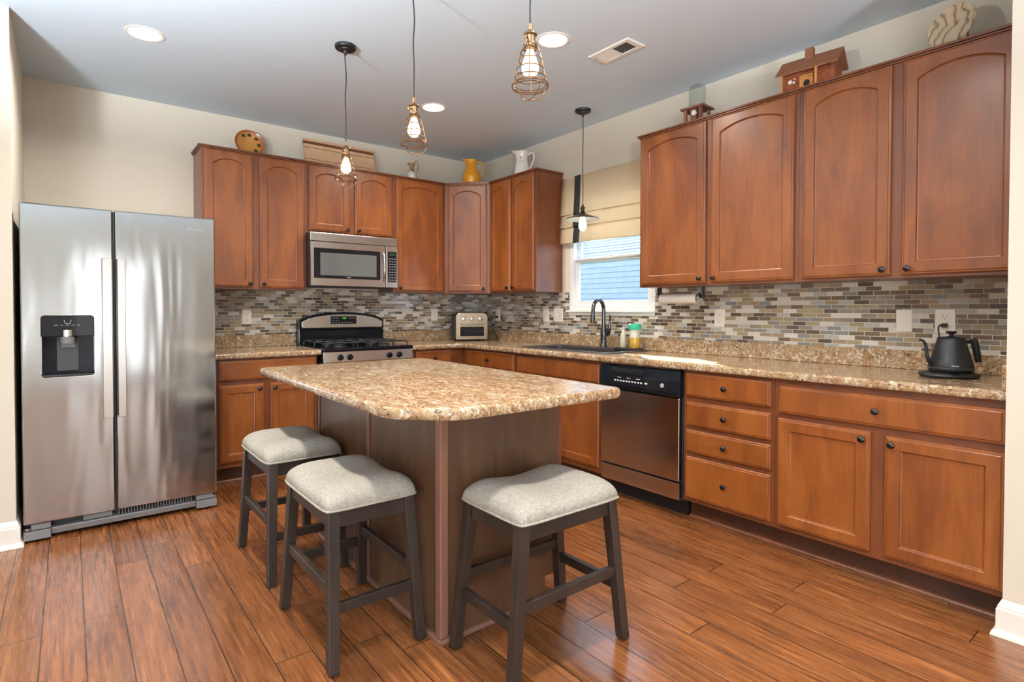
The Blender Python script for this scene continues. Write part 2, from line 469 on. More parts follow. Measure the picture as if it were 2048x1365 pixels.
baseboard('baseboard_rear', X0+.04, Y0+.0005, XR-.04, Y0+.0005, 0, 1)

# unseen pale rug, added to bounce light up at the ceiling
tag(obj('bounce_rug', B((-6.7, -4.3, -8.7, -3.2, .0005, .012)), plain('cream_bounce_rug', rgb(226, 222, 214), .95)), 'large cream rug, added unseen to bounce light at the ceiling', 'rug')

# exterior beyond the kitchen window
bm = bmesh.new()
z = -.6
while z < 5.4:
    pr_ = [(6.0, z), (5.985, z), (5.998, z+.115), (6.0, z+.115)]
    loft(bm, [[(a, -9, b) for a, b in pr_], [(a, 16, b) for a, b in pr_]])
    z += .115
box(bm, 6.0, 6.3, -9, 16, -.6, 5.4)
nh = thing('neighbor_house', 'blue-grey clapboard house wall seen through the kitchen window', 'house', (0, 0, 0))
obj('siding_wall', bm, OUT_BOARD, nh)
g_ = obj('lawn', B((.12, 40, -30, 30, -.7, -.6)), GRASS); g_['kind'] = 'structure'

# kitchen window
wn_ = bmesh.new()
def wframe(bm, y0, y1, z0, z1, wd, xa, xb, zb=None):
    zb = wd if zb is None else zb
    box(bm, xa, xb, y0, y0+wd, z0, z1); box(bm, xa, xb, y1-wd, y1, z0, z1)
    box(bm, xa, xb, y0+wd, y1-wd, z0, z0+zb); box(bm, xa, xb, y0+wd, y1-wd, z1-wd, z1)
wframe(wn_, WY0+.001, WY1-.001, WZ0+.001, WZ1-.001, .045, .0, .085, .05)
wo = struct('window_1', wn_, VINYL, bevel=.003)
zm = 1.632
bm = bmesh.new(); wframe(bm, WY0+.048, WY1-.048, WZ0+.053, zm+.02, .035, .02, .05)
obj('lower_sash', bm, VINYL, wo, .002)
bm = bmesh.new(); wframe(bm, WY0+.048, WY1-.048, zm-.018, WZ1-.05, .035, .053, .08)
obj('upper_sash', bm, VINYL, wo, .002)
obj('pane', B((.033, .037, WY0+.08, WY1-.08, WZ0+.085, zm-.012)), GLASS, wo)
obj('pane', B((.064, .068, WY0+.08, WY1-.08, zm+.015, WZ1-.082)), GLASS, wo)
obj('sash_lock', B((-.0, .02, -1.84, -1.78, zm+.02, zm+.032)), VINYL, wo, .002)
bm = bmesh.new()
box(bm, -.032, .0, WY0-.02, WY1+.022, 1.198, 1.216); box(bm, -.014, -.0065, WY0-.005, WY1+.005, 1.172, 1.1975)
struct('trim_1', bm, WHITE, bevel=.003)
# mini blind, raised
bl = thing('mini_blind', 'raised white mini blind hanging inside the kitchen window behind the roman shade', 'blind', (0, 0, 0))
bm = bmesh.new(); box(bm, .004, .018, WY0+.05, WY1-.05, 2.24, 2.265); obj('headrail', bm, VINYL, bl)
bm = bmesh.new()
for i in range(26):
    z = 1.655+i*.0225
    t0 = .004
    v = [bm.verts.new(p) for p in ((.003, WY0+.052, z-.004), (.003, WY1-.052, z-.004), (.018, WY1-.052, z+.004), (.018, WY0+.052, z+.004))]
    bm.faces.new(v)
o_ = obj('slats', bm, VINYL, bl); so_ = o_.modifiers.new('s', 'SOLIDIFY'); so_.thickness = .0008
obj('bottom_rail', B((.003, .017, WY0+.052, WY1-.052, 1.636, 1.648)), VINYL, bl)
for yy in (-1.55, -1.82, -2.08):
    bm = bmesh.new(); tube(bm, [(.0105, yy, 1.645), (.0105, yy, 2.24)], .001, 6); obj('lift_cord', bm, VINYL, bl)
bm = bmesh.new(); tube(bm, [(.001, -1.475, 1.45), (.001, -1.475, 2.24)], .0025, 8); obj('tilt_wand', bm, VINYL, bl)

# mosaic backsplash
bs = bmesh.new()
T = .006
box(bs, -2.70, -.0005, -T, -.0003, .94, 1.371)
box(bs, -1.919, -1.153, -T+.0001, -.0003, 1.371, 1.40)
box(bs, -T, -.0003, WY1+.004, -T, 1.0, 1.371)
box(bs, -T, -.0003, WY0-.004, WY1+.004, 1.0, 1.171)
box(bs, -T, -.0003, YR+.001, WY0-.004, 1.0, 1.371)
tag(obj('tile_backsplash', bs, TILE), 'brown, grey and cream glass mosaic tiling on the walls above the counters', 'backsplash')

# ------------------------------------------------------------------ cabinets
def knob(parent, x, y, z):
    bm = bmesh.new()
    lathe(bm, [(.006, 0), (.005, -.008), (.006, -.012), (.013, -.015), (.0155, -.020), (.014, -.025), (.008, -.029), (.001, -.030)], (x, y, z), 16, 'y')
    return obj('knob', bm, KNOB, parent, smooth=True)
def door_mesh(x0, x1, z0, z1, y, arch=0., stile=.056, rail=.056):
    """framed door with a recessed panel; arch > 0 raises the middle of the top rail's edge"""
    n = 14
    def ring(ins, yy, inner=False):
        a, b, c, d = x0+ins, x1-ins, z0+ins, z1-ins
        top = []
        for i in range(n+1):
            t = i/n
            zz = d
            if inner and arch:
                s = 2*t-1
                zz = d+arch*(math.sqrt(max(0, 2.2-s*s))-math.sqrt(1.2))/(math.sqrt(2.2)-math.sqrt(1.2))
            top.append((b+(a-b)*t, yy, zz))
        return [(a, yy, c), (b, yy, c)]+top
    def ringi(k, yy):
        a, b, c = x0+stile+k, x1-stile-k, z0+rail+k
        d = z1-rail-arch-k
        top = []
        for i in range(n+1):
            t = i/n; s = 2*t-1
            zz = d
            if arch: zz = d+arch*(math.sqrt(2.2-s*s)-math.sqrt(1.2))/(math.sqrt(2.2)-math.sqrt(1.2))
            top.append((b+(a-b)*t, yy, zz))
        return [(a, yy, c), (b, yy, c)]+top
    bm = bmesh.new()
    loft(bm, [ring(0, y), ring(0, y-.012), ring(.003, y-.0155), ring(.010, y-.0165), ring(.012, y-.0195), ring(.0135, y-.0205),
              ringi(0, y-.0205), ringi(.002, y-.0185), ringi(.004, y-.0125), ringi(.009, y-.0105)])
    return bm
def slab_mesh(x0, x1, z0, z1, y):
    bm = bmesh.new()
    def r(i, yy): return [(x0+i, yy, z0+i), (x1-i, yy, z0+i), (x1-i, yy, z1-i), (x0+i, yy, z1-i)]
    loft(bm, [r(0, y), r(0, y-.012), r(.003, y-.0155), r(.010, y-.0165), r(.012, y-.0195), r(.0135, y-.0205)])
    return bm
G = .0006
def upper(label, loc, rotz, w_, doors, z0=1.372, depth=.305, ztop=2.414, door_z=None, group='upper cabinets', mold=(0, 0), arch=.042):
    t = thing('upper_cabinet', label, 'cabinet', (loc[0], loc[1], z0), rotz, group)
    h = ztop-.022-z0
    bm = bmesh.new()
    box(bm, G, w_-G, -depth, -.001, 0, h)
    obj('body', bm, FRAMEW, t)
    bm = bmesh.new()
    e0, e1 = mold
    rings = []
    prof = [(0, h), (.006, h), (.010, h+.007), (.016, h+.012), (.018, h+.016), (.018, h+.022), (0, h+.022)]
    box(bm, G-e0*.018, w_-G+e1*.018, -depth-.018, -.001, h+.010, h+.022)
    box(bm, G-e0*.009, w_-G+e1*.009, -depth-.009, -.001, h+.0005, h+.010)
    obj('top_molding', bm, FRAMEW, t, .002)
    for (a, b, side) in doors:
        dz0, dz1 = (door_z or (1.386, 2.388))
        d = obj('door', door_mesh(a, b, dz0-z0, dz1-z0, -depth-.0005, arch, min(.056, (b-a)*.2), .056), WOOD, t)
        kx = a+.028 if side == 'l' else b-.028
        knob(d, kx, -depth-.0205, dz0-z0+.028)
    return t
AX = -2.673
upper('tall two-door wall cabinet left of the microwave, behind the refrigerator', (AX, 0), 0, .754,
      [(.018, .351, 'r'), (.396, .736, 'l')], mold=(1, 0))
upper('short two-door wall cabinet directly above the microwave', (-1.919, 0), 0, .766,
      [(.019, .363, 'r'), (.407, .750, 'l')], z0=1.838, door_z=(1.858, 2.388), arch=.036)
upper('single-door wall cabinet just right of the microwave', (-1.153, 0), 0, .543, [(.028, .513, 'l')])
# diagonal corner unit
t = thing('corner_upper_cabinet', 'angled corner wall cabinet with one arched door under the yellow pitcher', 'cabinet', (-.61, -.305, 1.372), -PI/4, 'upper cabinets')
def d2(x, y):     # world xy to local of the diagonal
    dx, dy = x+.61, y+.305
    return ((dx*math.cos(PI/4)-dy*math.sin(PI/4)), (dx*math.sin(PI/4)+dy*math.cos(PI/4)))
def prism(bm, poly, z0, z1):
    loft(bm, [[(p[0], p[1], z0) for p in poly], [(p[0], p[1], z1) for p in poly]])
bm = bmesh.new()
prism(bm, [d2(-.6095, -.305), d2(-.305, -.6095), d2(-.001, -.6095), d2(-.001, -.001), d2(-.6095, -.001)], 0, 1.02)
obj('body', bm, FRAMEW, t)
bm = bmesh.new(); q = .018
prism(bm, [d2(-.6095, -.305-q), d2(-.305-q, -.6095), d2(-.001, -.6095), d2(-.001, -.001), d2(-.6095, -.001)], 1.0302, 1.042)
q = .009
prism(bm, [d2(-.6095, -.305-q), d2(-.305-q, -.6095), d2(-.001, -.6095), d2(-.001, -.001), d2(-.6095, -.001)], 1.0205, 1.03)
obj('top_molding', bm, FRAMEW, t)
d = obj('door', door_mesh(.030, .401, .014, 1.016, -.0005, .042), WOOD, t)
knob(d, .373, -.0205, .042)
RW = -PI/2
upper('narrow two-door wall cabinet between the corner unit and the window', (0, -.61), RW, .66,
      [(.026, .322, 'r'), (.345, .642, 'l')], mold=(0, 1))
upper('two-door wall cabinet right of the window, above the paper towels', (0, -2.355), RW, 1.065,
      [(.020, .510, 'r'), (.548, 1.042, 'l')], mold=(1, 0))
upper('two-door wall cabinet at the far right, above the black kettle', (0, -3.42), RW, .923,
      [(.026, .432, 'r'), (.478, .900, 'l')])

def base(label, loc, rotz, w_, fronts, depth=.61, group='base cabinets', hole=None):
    t = thing('base_cabinet', label, 'cabinet', (loc[0], loc[1], 0), rotz, group)
    bm = bmesh.new()
    if hole:     # open-topped box for the sink bowl
        box(bm, G, .018, -depth+.02, -.001, .114, .874); box(bm, w_-.018, w_-G, -depth+.02, -.001, .114, .874)
        box(bm, G, w_-G, -depth, -depth+.02, .114, .874); box(bm, .018, w_-.018, -.012, -.001, .114, .874); box(bm, .018, w_-.018, -depth+.02, -.012, .114, .13)
    else: box(bm, G, w_-G, -depth, -.001, .114, .874)
    obj('body', bm, FRAMEW, t)
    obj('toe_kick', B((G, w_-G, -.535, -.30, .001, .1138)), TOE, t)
    for (kind, a, b, za, zb, kn) in fronts:
        if kind == 'drawer': o = obj('drawer', slab_mesh(a, b, za, zb, -depth-.0005), WOOD, t)
        else: o = obj('door', door_mesh(a, b, za, zb, -depth-.0005, 0, min(.056, (b-a)*.2)), WOOD, t)
        if kn == 'c': knob(o, (a+b)/2, -depth-.0205, (za+zb)/2)
        elif kn == 'l': knob(o, a+.03, -depth-.0205, zb-.035)
        elif kn == 'r': knob(o, b-.03, -depth-.0205, zb-.035)
    return t
base('two-door base cabinet between the refrigerator and the range', (-2.70, 0), 0, .757,
     [('drawer', .073, .748, .722, .860, ''), ('door', .073, .366, .150, .690, 'r'), ('door', .411, .730, .150, .690, 'l')])
base('narrow base cabinet right of the range, left of the corner', (-1.135, 0), 0, .525,
     [('drawer', .033, .390, .722, .862, 'c'), ('door', .033, .390, .150, .690, 'l')])
base('corner base cabinet with one small drawer, left of the sink cabinet', (0, -.0), RW, 1.383,
     [('drawer', .685, 1.366, .722, .862, 'c'), ('door', .685, 1.366, .150, .690, 'r')])
base('sink base cabinet with a plain false front, left of the dishwasher', (0, -1.3835), RW, .9065,
     [('drawer', .020, .889, .722, .850, ''), ('door', .020, .435, .150, .690, 'r'), ('door', .474, .889, .150, .690, 'l')], hole=True)
base('narrow four-drawer base cabinet right of the dishwasher', (0, -2.9225), RW, .5285,
     [('drawer', .020, .514, .724, .856, 'c'), ('drawer', .020, .514, .555, .692, 'c'), ('drawer', .020, .514, .402, .531, 'c'), ('drawer', .020, .514, .138, .377, 'c')])
base('wide base cabinet with one long drawer over two doors, below the kettle', (0, -3.451), RW, .893,
     [('drawer', .024, .886, .704, .842, 'c'), ('door', .021, .433, .140, .677, 'r'), ('door', .487, .886, .140, .672, 'l')])
def qround(name, x0, y0, x1, y1, nx, ny, m=None):
    prof = [(0, .001), (.019, .001), (.018, .008), (.014, .014), (.008, .018), (0, .019)]
    bm = bmesh.new()
    loft(bm, [[(x+nx*d, y+ny*d, z) for d, z in prof] for x, y in ((x0, y0), (x1, y1))])
    return struct(name, bm, m or FRAMEW, smooth=True)
qround('trim_2', -.536, YR+.032, -.536, -2.9225, -1, 0)
qround('trim_3', -.536, -2.288, -.536, -.57, -1, 0)
qround('trim_4', -2.69, -.536, -1.945, -.536, 0, -1)
qround('trim_5', -1.134, -.536, -.56, -.536, 0, -1)

# ------------------------------------------------------------------ countertops
CT, CB = .914, .8755
def edge_prof():
    return [(0, CB), (.006, CB), (.010, CB+.004), (.012, CB+.012), (.012, CT-.012), (.010, CT-.005), (.005, CT-.001), (0, CT)]
def run_edge(bm, p0, p1, nrm, m0=0, m1=0):
    p0, p1 = Vector(p0), Vector(p1); d = (p1-p0).normalized(); nrm = Vector(nrm)
    rings = []
    for p, mm, sg in ((p0, m0, -1), (p1, m1, 1)):
        rings.append([tuple((p+nrm*a+d*sg*mm*a).to_tuple())+(z,) for a, z in edge_prof()])
    loft(bm, rings)
# left piece
bm = bmesh.new()
box(bm, -2.705, -1.922, -.636, -.001, CB, CT); run_edge(bm, (-2.705, -.636), (-1.922, -.636), (0, -1))
c = obj('countertop', bm, GRAN); tag(c, 'short speckled counter piece between the refrigerator and the range', 'countertop', 'wall counters')
obj('backsplash_lip', B((-2.705, -1.922, -.020, -.0065, CT+.0005, 1.012)), GRAN, c, .003)
# L-shaped piece with the sink cut-out
SX0, SX1, SY0, SY1 = -.515, -.065, -2.225, -1.39     # cut-out
bm = bmesh.new()
box(bm, -1.150, -.636, -.636, -.001, CB, CT)
box(bm, -.636, -.001, SY1, -.001, CB, CT)
box(bm, -.636, SX0, SY0, SY1, CB, CT); box(bm, SX1, -.001, SY0, SY1, CB, CT)
box(bm, -.636, -.001, YR+.002, SY0, CB, CT)
run_edge(bm, (-1.150, -.636), (-.636, -.636), (0, -1), 0, -1)
run_edge(bm, (-.636, -.636), (-.636, YR+.002), (-1, 0), -1, 0)
c = obj('countertop', bm, GRAN); tag(c, 'long L-shaped speckled counter running from the range past the sink to the right wall', 'countertop', 'wall counters')
obj('backsplash_lip', B((-1.150, -.0065, -.020, -.0065, CT+.0005, 1.012), (-.020, -.0065, YR+.002, -.0205, CT+.0005, 1.012)), GRAN, c, .003)
obj('side_splash', B((-.646, -.021, YR+.002, YR+.020, CT+.0005, 1.012)), GRAN, c, .003)

# ------------------------------------------------------------------ island
IX0, IX1, IY0, IY1 = -2.372, -1.79, -3.108, -1.86
isl = thing('island_cabinet', 'dark wood kitchen island base under the angled-corner counter', 'island', (0, 0, 0))
obj('body', B((IX0, IX1, IY0, IY1, .10, .8745), (IX0, IX1-.075, IY0, IY1, .001, .10)), ISLW, isl)
for (x, y) in ((IX0, IY0),):
    bm = bmesh.new(); prism(bm, [(x-.012, y-.012), (x+.024, y-.012), (x+.024, y-.0005), (x-.0005, y-.0005), (x-.0005, y+.024), (x-.012, y+.024)], .02, .8745)
    obj('corner_molding', bm, ISLT, isl, .004)
obj('corner_molding', B((IX0-.008, IX0-.0005, IY1-.012, IY1+.004, .02, .8745)), ISLT, isl, .002)
obj('batten', B((IX0-.006, IX0-.0005, -2.50, -2.478, .02, .8745)), ISLT, isl, .001)
bm = bmesh.new()
prof = [(0.0005, .001), (.016, .001), (.015, .010), (.010, .016), (.0005, .019)]
loft(bm, [[(IX0-d, IY1+.0, z) for d, z in prof], [(IX0-d, IY0-d, z) for d, z in prof], [(IX1-.075, IY0-d, z) for d, z in prof]])
obj('shoe_molding', bm, ISLT, isl)
bm = bmesh.new(); box(bm, IX1+.0005, IX1+.019, IY0, IY1, .10, .8745)
obj('face_frame', bm, FRAMEW, isl)
for (a, b) in ((-3.09, -2.52), (-2.47, -1.89)):
    # doors face the range side run (+x)
    d = obj('door', door_mesh(a, b, .14, .69, 0), WOOD, isl)
    d.rotation_euler = (0, 0, PI/2); d.location = (IX1+.020, 0, 0)
    knob(d, b-.03, -.0205, .655)
    dr = obj('drawer', slab_mesh(a, b, .715, .85, 0), WOOD, isl)
    dr.rotation_euler = (0, 0, PI/2); dr.location = (IX1+.020, 0, 0)
    knob(dr, (a+b)/2, -.0205, .782)
def rpoly(pts, n=5):
    out = []
    m = len(pts)
    for i, (x, y, r) in enumerate(pts):
        p = Vector((x, y)); a = Vector(pts[i-1][:2]); b = Vector(pts[(i+1) % m][:2])
        u = (a-p).normalized(); v = (b-p).normalized()
        ang = u.angle(v); dd = r/math.tan(ang/2)
        c_ = p+(u+v).normalized()*(r/math.sin(ang/2))
        s = p+u*dd-c_; e = p+v*dd-c_
        a0 = math.atan2(s.y, s.x); a1 = math.atan2(e.y, e.x)
        while a1-a0 > PI: a1 -= 2*PI
        while a1-a0 < -PI: a1 += 2*PI
        for k_ in range(n+1):
            aa = a0+(a1-a0)*k_/n
            out.append((c_.x+r*math.cos(aa), c_.y+r*math.sin(aa)))
    return out
base_poly = [(-2.655, -1.735), (-1.662, -1.735), (-1.716, -3.405), (-2.50, -3.405), (-2.655, -3.25)]
radii = [.05, .05, .04, .10, .10]
def shrink(k_):
    cx_ = sum(p[0] for p in base_poly)/5; cy_ = sum(p[1] for p in base_poly)/5
    return [(p[0]+(k_ if p[0] < cx_ else -k_), p[1]+(k_ if p[1] < cy_ else -k_), r) for p, r in zip(base_poly, radii)]
bm = bmesh.new()
rings = []
for ins, z in ((.006, CB), (.002, CB+.004), (0, CB+.012), (0, CT-.012), (.002, CT-.005), (.007, CT-.001), (.012, CT)):
    rings.append([(x, y, z) for x, y in rpoly(shrink(ins))])
loft(bm, rings)
tag(obj('countertop', bm, GRANS, smooth=True), 'large speckled island countertop with clipped front corner', 'countertop')

# ------------------------------------------------------------------ refrigerator
fr = thing('refrigerator', 'tall stainless side-by-side refrigerator with black water dispenser', 'refrigerator', (-3.634, 0, 0))
FW = .909; FY = -1.059
obj('case', B((.004, FW-.004, -.985, -.06, .03, 1.745)), DGREY, fr, .004)
def rring(x0, x1, z0, z1, r, y, n=5): return xz(rrect(x0, x1, z0, z1, r, n), y)
# freezer door with a real opening for the dispenser
bm = bmesh.new()
dx0, dx1, dz0, dz1 = .079, .309, .858, 1.188
loft(bm, [rring(0, .395, .096, 1.769, .006, -.990), rring(0, .395, .096, 1.769, .006, FY+.008), rring(.003, .392, .099, 1.766, .006, FY+.002), rring(.008, .387, .104, 1.761, .006, FY),
          rring(dx0, dx1, dz0, dz1, .018, FY), rring(dx0, dx1, dz0, dz1, .018, FY+.066)], True, True)
ld = obj('door', bm, STEEL, fr)
bm = bmesh.new()
loft(bm, [rring(.404, FW, .096, 1.769, .006, -.990), rring(.404, FW, .096, 1.769, .006, FY+.008), rring(.407, FW-.003, .099, 1.766, .006, FY+.002), rring(.412, FW-.008, .104, 1.761, .006, FY)])
rd = obj('door', bm, STEEL, fr)
for dd, a, b in ((ld, .343, .388), (rd, .411, .449)):
    bm = bmesh.new()
    loft(bm, [rring(a, b, .620, 1.500, .003, FY-.012), rring(a, b, .620, 1.500, .003, FY-.034), rring(a+.002, b-.002, .622, 1.498, .003, FY-.037)])
    box(bm, a+.008, b-.008, FY-.012, FY-.0005, .64, .67); box(bm, a+.008, b-.008, FY-.012, FY-.0005, 1.45, 1.48)
    obj('handle', bm, STEELF, dd)
obj('gasket', B((.394, .405, -1.045, -.989, .098, 1.76)), BLACKM, fr)
# dispenser
dp = obj('dispenser', B((dx0+.003, dx1-.003, FY+.0635, FY+.065, dz0+.003, dz1-.003)), BLACK, ld)
bm = bmesh.new()
loft(bm, [rring(dx0-.004, dx1+.004, dz0-.004, dz1+.004, .021, FY-.0005), rring(dx0-.003, dx1+.003, dz0-.003, dz1+.003, .020, FY-.003), rring(dx0+.001, dx1-.001, dz0+.001, dz1-.001, .017, FY-.003), rring(dx0+.001, dx1-.001, dz0+.001, dz1-.001, .017, FY+.06)], False, False)
obj('dispenser_trim', bm, CHROME, ld)
bm = bmesh.new()
loft(bm, [rring(dx0+.002, dx1-.002, 1.074, dz1-.002, .003, FY+.058), rring(dx0+.002, dx1-.002, 1.074, dz1-.002, .003, FY+.001), rring(dx0+.004, dx1-.004, 1.077, dz1-.004, .012, FY-.001)])
obj('dispenser_panel', bm, BLACKG, ld)
bm = bmesh.new(); lathe(bm, [(.036, 1.074), (.036, 1.108)], (.192, FY+.03, 0), 24)
obj('nozzle_cover', bm, STEELF, ld, smooth=True)
bm = bmesh.new(); lathe(bm, [(.030, 1.035), (.033, 1.052), (.034, 1.072)], (.192, FY+.03, 0), 24); obj('nozzle', bm, GREYP, ld, smooth=True)
obj('paddle', B((.163, .224, FY+.046, FY+.052, 1.012, 1.050)), GREYP, ld, .004)
obj('paddle', B((.144, .240, FY+.053, FY+.063, .885, 1.072)), DGREY, ld, .003)
obj('drip_tray', B((dx0+.006, dx1-.006, FY+.004, FY+.062, dz0+.003, dz0+.012)), BLACKM, ld, .002)
bm = bmesh.new(); tube(bm, [(.177, FY-.0018, 1.163), (.182, FY-.0018, 1.143), (.203, FY-.0018, 1.143), (.208, FY-.0018, 1.163)], .0008, 6); obj('cup_icon', bm, INK, ld)
for i, s_ in enumerate(('WATER', 'ICE', 'FILTER', 'LIGHT', 'LOCK')):
    text('button_lettering', s_, .0052, (.143+i*.024, FY-.0016, 1.134), INK, ld)
text('brand_lettering', 'Whirlpool', .022, (.802, FY-.0012, 1.698), CHROME, rd)
for x0, x1 in ((.0, .112), (.797, .909)):
    obj('hinge_cover', B((x0+.03 if x0 == 0 else x0, x1 if x0 == 0 else x1-.02, FY+.012, -.985, .062, .092), (x0, x1, FY+.004, -.985, .012, .058)), GREYP, fr, .003)
bm = bmesh.new(); lathe(bm, [(.001, 0), (.012, .002), (.012, .014)], (.017, FY+.02, .062), 14); obj('hinge_pin', bm, CHROME, fr)
bm = bmesh.new(); lathe(bm, [(.001, 0), (.012, .002), (.012, .014)], (.897, FY+.02, .062), 14); obj('hinge_pin', bm, CHROME, fr)
bm = bmesh.new()
loft(bm, [[(x, FY+.03, .022), (x, FY+.022, .050), (x, FY+.028, .056), (x, -.985, .060), (x, -.985, .022)] for x in (.114, .795)])
for i in range(26): box(bm, .41+i*.0145, .415+i*.0145, FY+.034, -.99, .060, .085)
box(bm, .25, .38, FY+.03, -.99, .062, .088)
obj('toe_grille', bm, GREYP, fr)
obj('hinge_cover', B((.02, .09, -1.03, -.90, 1.7455, 1.775)), DGREY, fr, .004)
obj('hinge_cover', B((.82, .89, -1.03, -.90, 1.7455, 1.775)), DGREY, fr, .004)
for x in (.06, .85):
    for y in (-.95, -.12):
        bm = bmesh.new(); lathe(bm, [(.018, .0005), (.018, .03)], (x, y, 0), 12); obj('foot', bm, BLACKM, fr)

# ------------------------------------------------------------------ microwave
mw = thing('microwave', 'stainless over-the-range microwave with black window and keypad', 'microwave', (-1.917, 0, 1.405))
MW = .762; MY = -.402
obj('body', B((.002, MW-.002, -.380, -.007, .012, .4315), (.03, MW-.03, -.36, -.03, .0, .012)), DGREY, mw, .003)
obj('vent_trim', B((.0, MW, MY+.004, -.3805, .362, .4315)), STEELF, mw, .004)
bm = bmesh.new()
loft(bm, [rring(0, .648, .004, .358, .004, -.3805), rring(0, .648, .004, .358, .004, MY+.003), rring(.003, .645, .007, .355, .004, MY),
          rring(.026, .598, .066, .308, .004, MY), rring(.028, .596, .068, .306, .004, MY+.003)], True, True)
md = obj('door', bm, STEELF, mw)
obj('door_glass', B((.0275, .5965, MY+.0005, MY+.0028, .0675, .3065)), BLACKG, md)
obj('viewing_window', B((.078, .562, MY-.0004, MY+.0004, .090, .272)), plain('grey_screen_glass', (.12, .13, .13, 1), .06, 0, .5), md)
bm = bmesh.new()
tube(bm, [(.624, MY-.005, .06), (.624, MY-.026, .085), (.624, MY-.034, .18), (.624, MY-.026, .275), (.624, MY-.005, .30)], .009, 12, flat=.8)
obj('handle', bm, CHROME, md, smooth=True)
obj('control_panel', B((.652, MW, MY, -.3805, .004, .358)), STEELF, mw, .003)
kp = obj('keypad', B((.668, .750, MY-.0015, MY-.0003, .052, .315)), BLACKG, mw)
obj('display', B((.680, .738, MY-.0022, MY-.0016, .280, .302)), plain('dim_display', (.02, .06, .04, 1), .2), mw)
bm = bmesh.new()
for r_ in range(9):
    for q_ in range(3): box(bm, .677+q_*.024, .693+q_*.024, MY-.0022, MY-.0016, .064+r_*.023, .073+r_*.023)
obj('keypad_buttons', bm, GREYP, mw)
text('brand_lettering', 'BOSCH', .011, (.318, MY-.0008, .0785), INK, md)

# ------------------------------------------------------------------ gas range
rg = thing('gas_range', 'stainless and black gas range with curved back panel under the microwave', 'range', (-1.917, 0, 0))
obj('body', B((.003, .765, -.625, -.02, .04, .895)), BLACKM, rg, .003)
obj('kick_panel', B((.02, .745, -.58, -.05, .001, .04)), BLACKM, rg)
bm = bmesh.new()
loft(bm, [[(x, -.625, .795), (x, -.660, .800), (x, -.668, .815), (x, -.655, .893), (x, -.625, .893)] for x in (.003, .765)])
obj('control_panel', bm, STEELF, rg, .002)
for kx in (.138, .215, .552, .640):
    bm = bmesh.new(); lathe(bm, [(.024, .0), (.024, -.004), (.019, -.008), (.017, -.026), (.014, -.030), (.001, -.031)], (kx, -.664, .848), 20, 'y')
    box(bm, kx-.004, kx+.004, -.702, -.692, .834, .862)
    obj('knob', bm, BLACK, rg, smooth=True)
od = obj('oven_door', B((.006, .762, -.668, -.6255, .21, .785)), BLACK, rg, .006)
bm = bmesh.new(); tube(bm, [(.06, -.668, .74), (.06, -.715, .745), (.10, -.722, .745), (.66, -.722, .745), (.70, -.715, .745), (.70, -.668, .74)], .011, 10); obj('handle', bm, STEELF, od, smooth=True)
obj('drawer', B((.006, .762, -.660, -.6255, .05, .20)), STEELF, rg, .005)
bm = bmesh.new(); box(bm, .0, .768, -.672, -.10, .8955, .922)
obj('cooktop', bm, BLACK, rg, .008)
# back guard
obj('back_guard', B((.0, .768, -.10, -.022, .8955, 1.06)), BLACK, rg, .006)
bm = bmesh.new()
def arcring(ins, y):
    a, b, z0_, z1_ = .004+ins, .764-ins, 1.045+ins, 1.150-ins
    pts = [(a+.008, y, z0_), (b-.008, y, z0_), (b, y, z0_+.01)]
    for i in range(13):
        t_ = i/12; s_ = 2*t_-1
        pts.append((b+(a-b)*t_, y, z1_+.045*(1-s_*s_)-.02*abs(s_)**8))
    pts.append((a, y, z0_+.01))
    return pts
loft(bm, [arcring(0, -.022), arcring(0, -.112), arcring(.006, -.120)])
gp = obj('back_guard_frame', bm, BLACK, rg)
bm = bmesh.new(); loft(bm, [arcring(.017, -.1195), arcring(.017, -.1225), arcring(.019, -.1235)])
obj('back_panel', bm, STEELF, rg)
obj('clock_panel', B((.262, .498, -.1265, -.1238, 1.093, 1.160)), BLACKG, rg, .001)
text('clock_digits', '9:48', .020, (.385, -.1270, 1.142), LEDG, rg)
bm = bmesh.new()
for i in range(4):
    box(bm, .272+i*.018, .284+i*.018, -.1270, -.1266, 1.140, 1.148); box(bm, .272+i*.018, .284+i*.018, -.1270, -.1266, 1.122, 1.127); box(bm, .428+i*.016, .439+i*.016, -.1270, -.1266, 1.140, 1.148)
for i in range(7): box(bm, .275+i*.028, .291+i*.028, -.1270, -.1266, 1.102, 1.109)
obj('panel_buttons', bm, GREYP, rg)
def ge(parent, x, y, z, r, m):
    bm = bmesh.new(); tube(bm, [(x+r*math.cos(a*PI/12), y, z+r*math.sin(a*PI/12)) for a in range(24)], r*.09, 6, True)
    obj('round_emblem', bm, m, parent); text('emblem_lettering', 'GE', r*1.05, (x, y, z), m, parent)
ge(rg, .384, -.1246, 1.078, .010, CHROME)
for (bx, by, r_) in ((.19, -.50, .040), (.19, -.24, .034), (.58, -.50, .044), (.58, -.24, .036)):
    bm = bmesh.new(); lathe(bm, [(r_+.012, .9225), (r_+.010, .926), (r_, .928), (r_, .936), (r_-.006, .940), (.001, .941)], (bx, by, 0), 20)
    obj('burner', bm, IRON, rg, smooth=True)
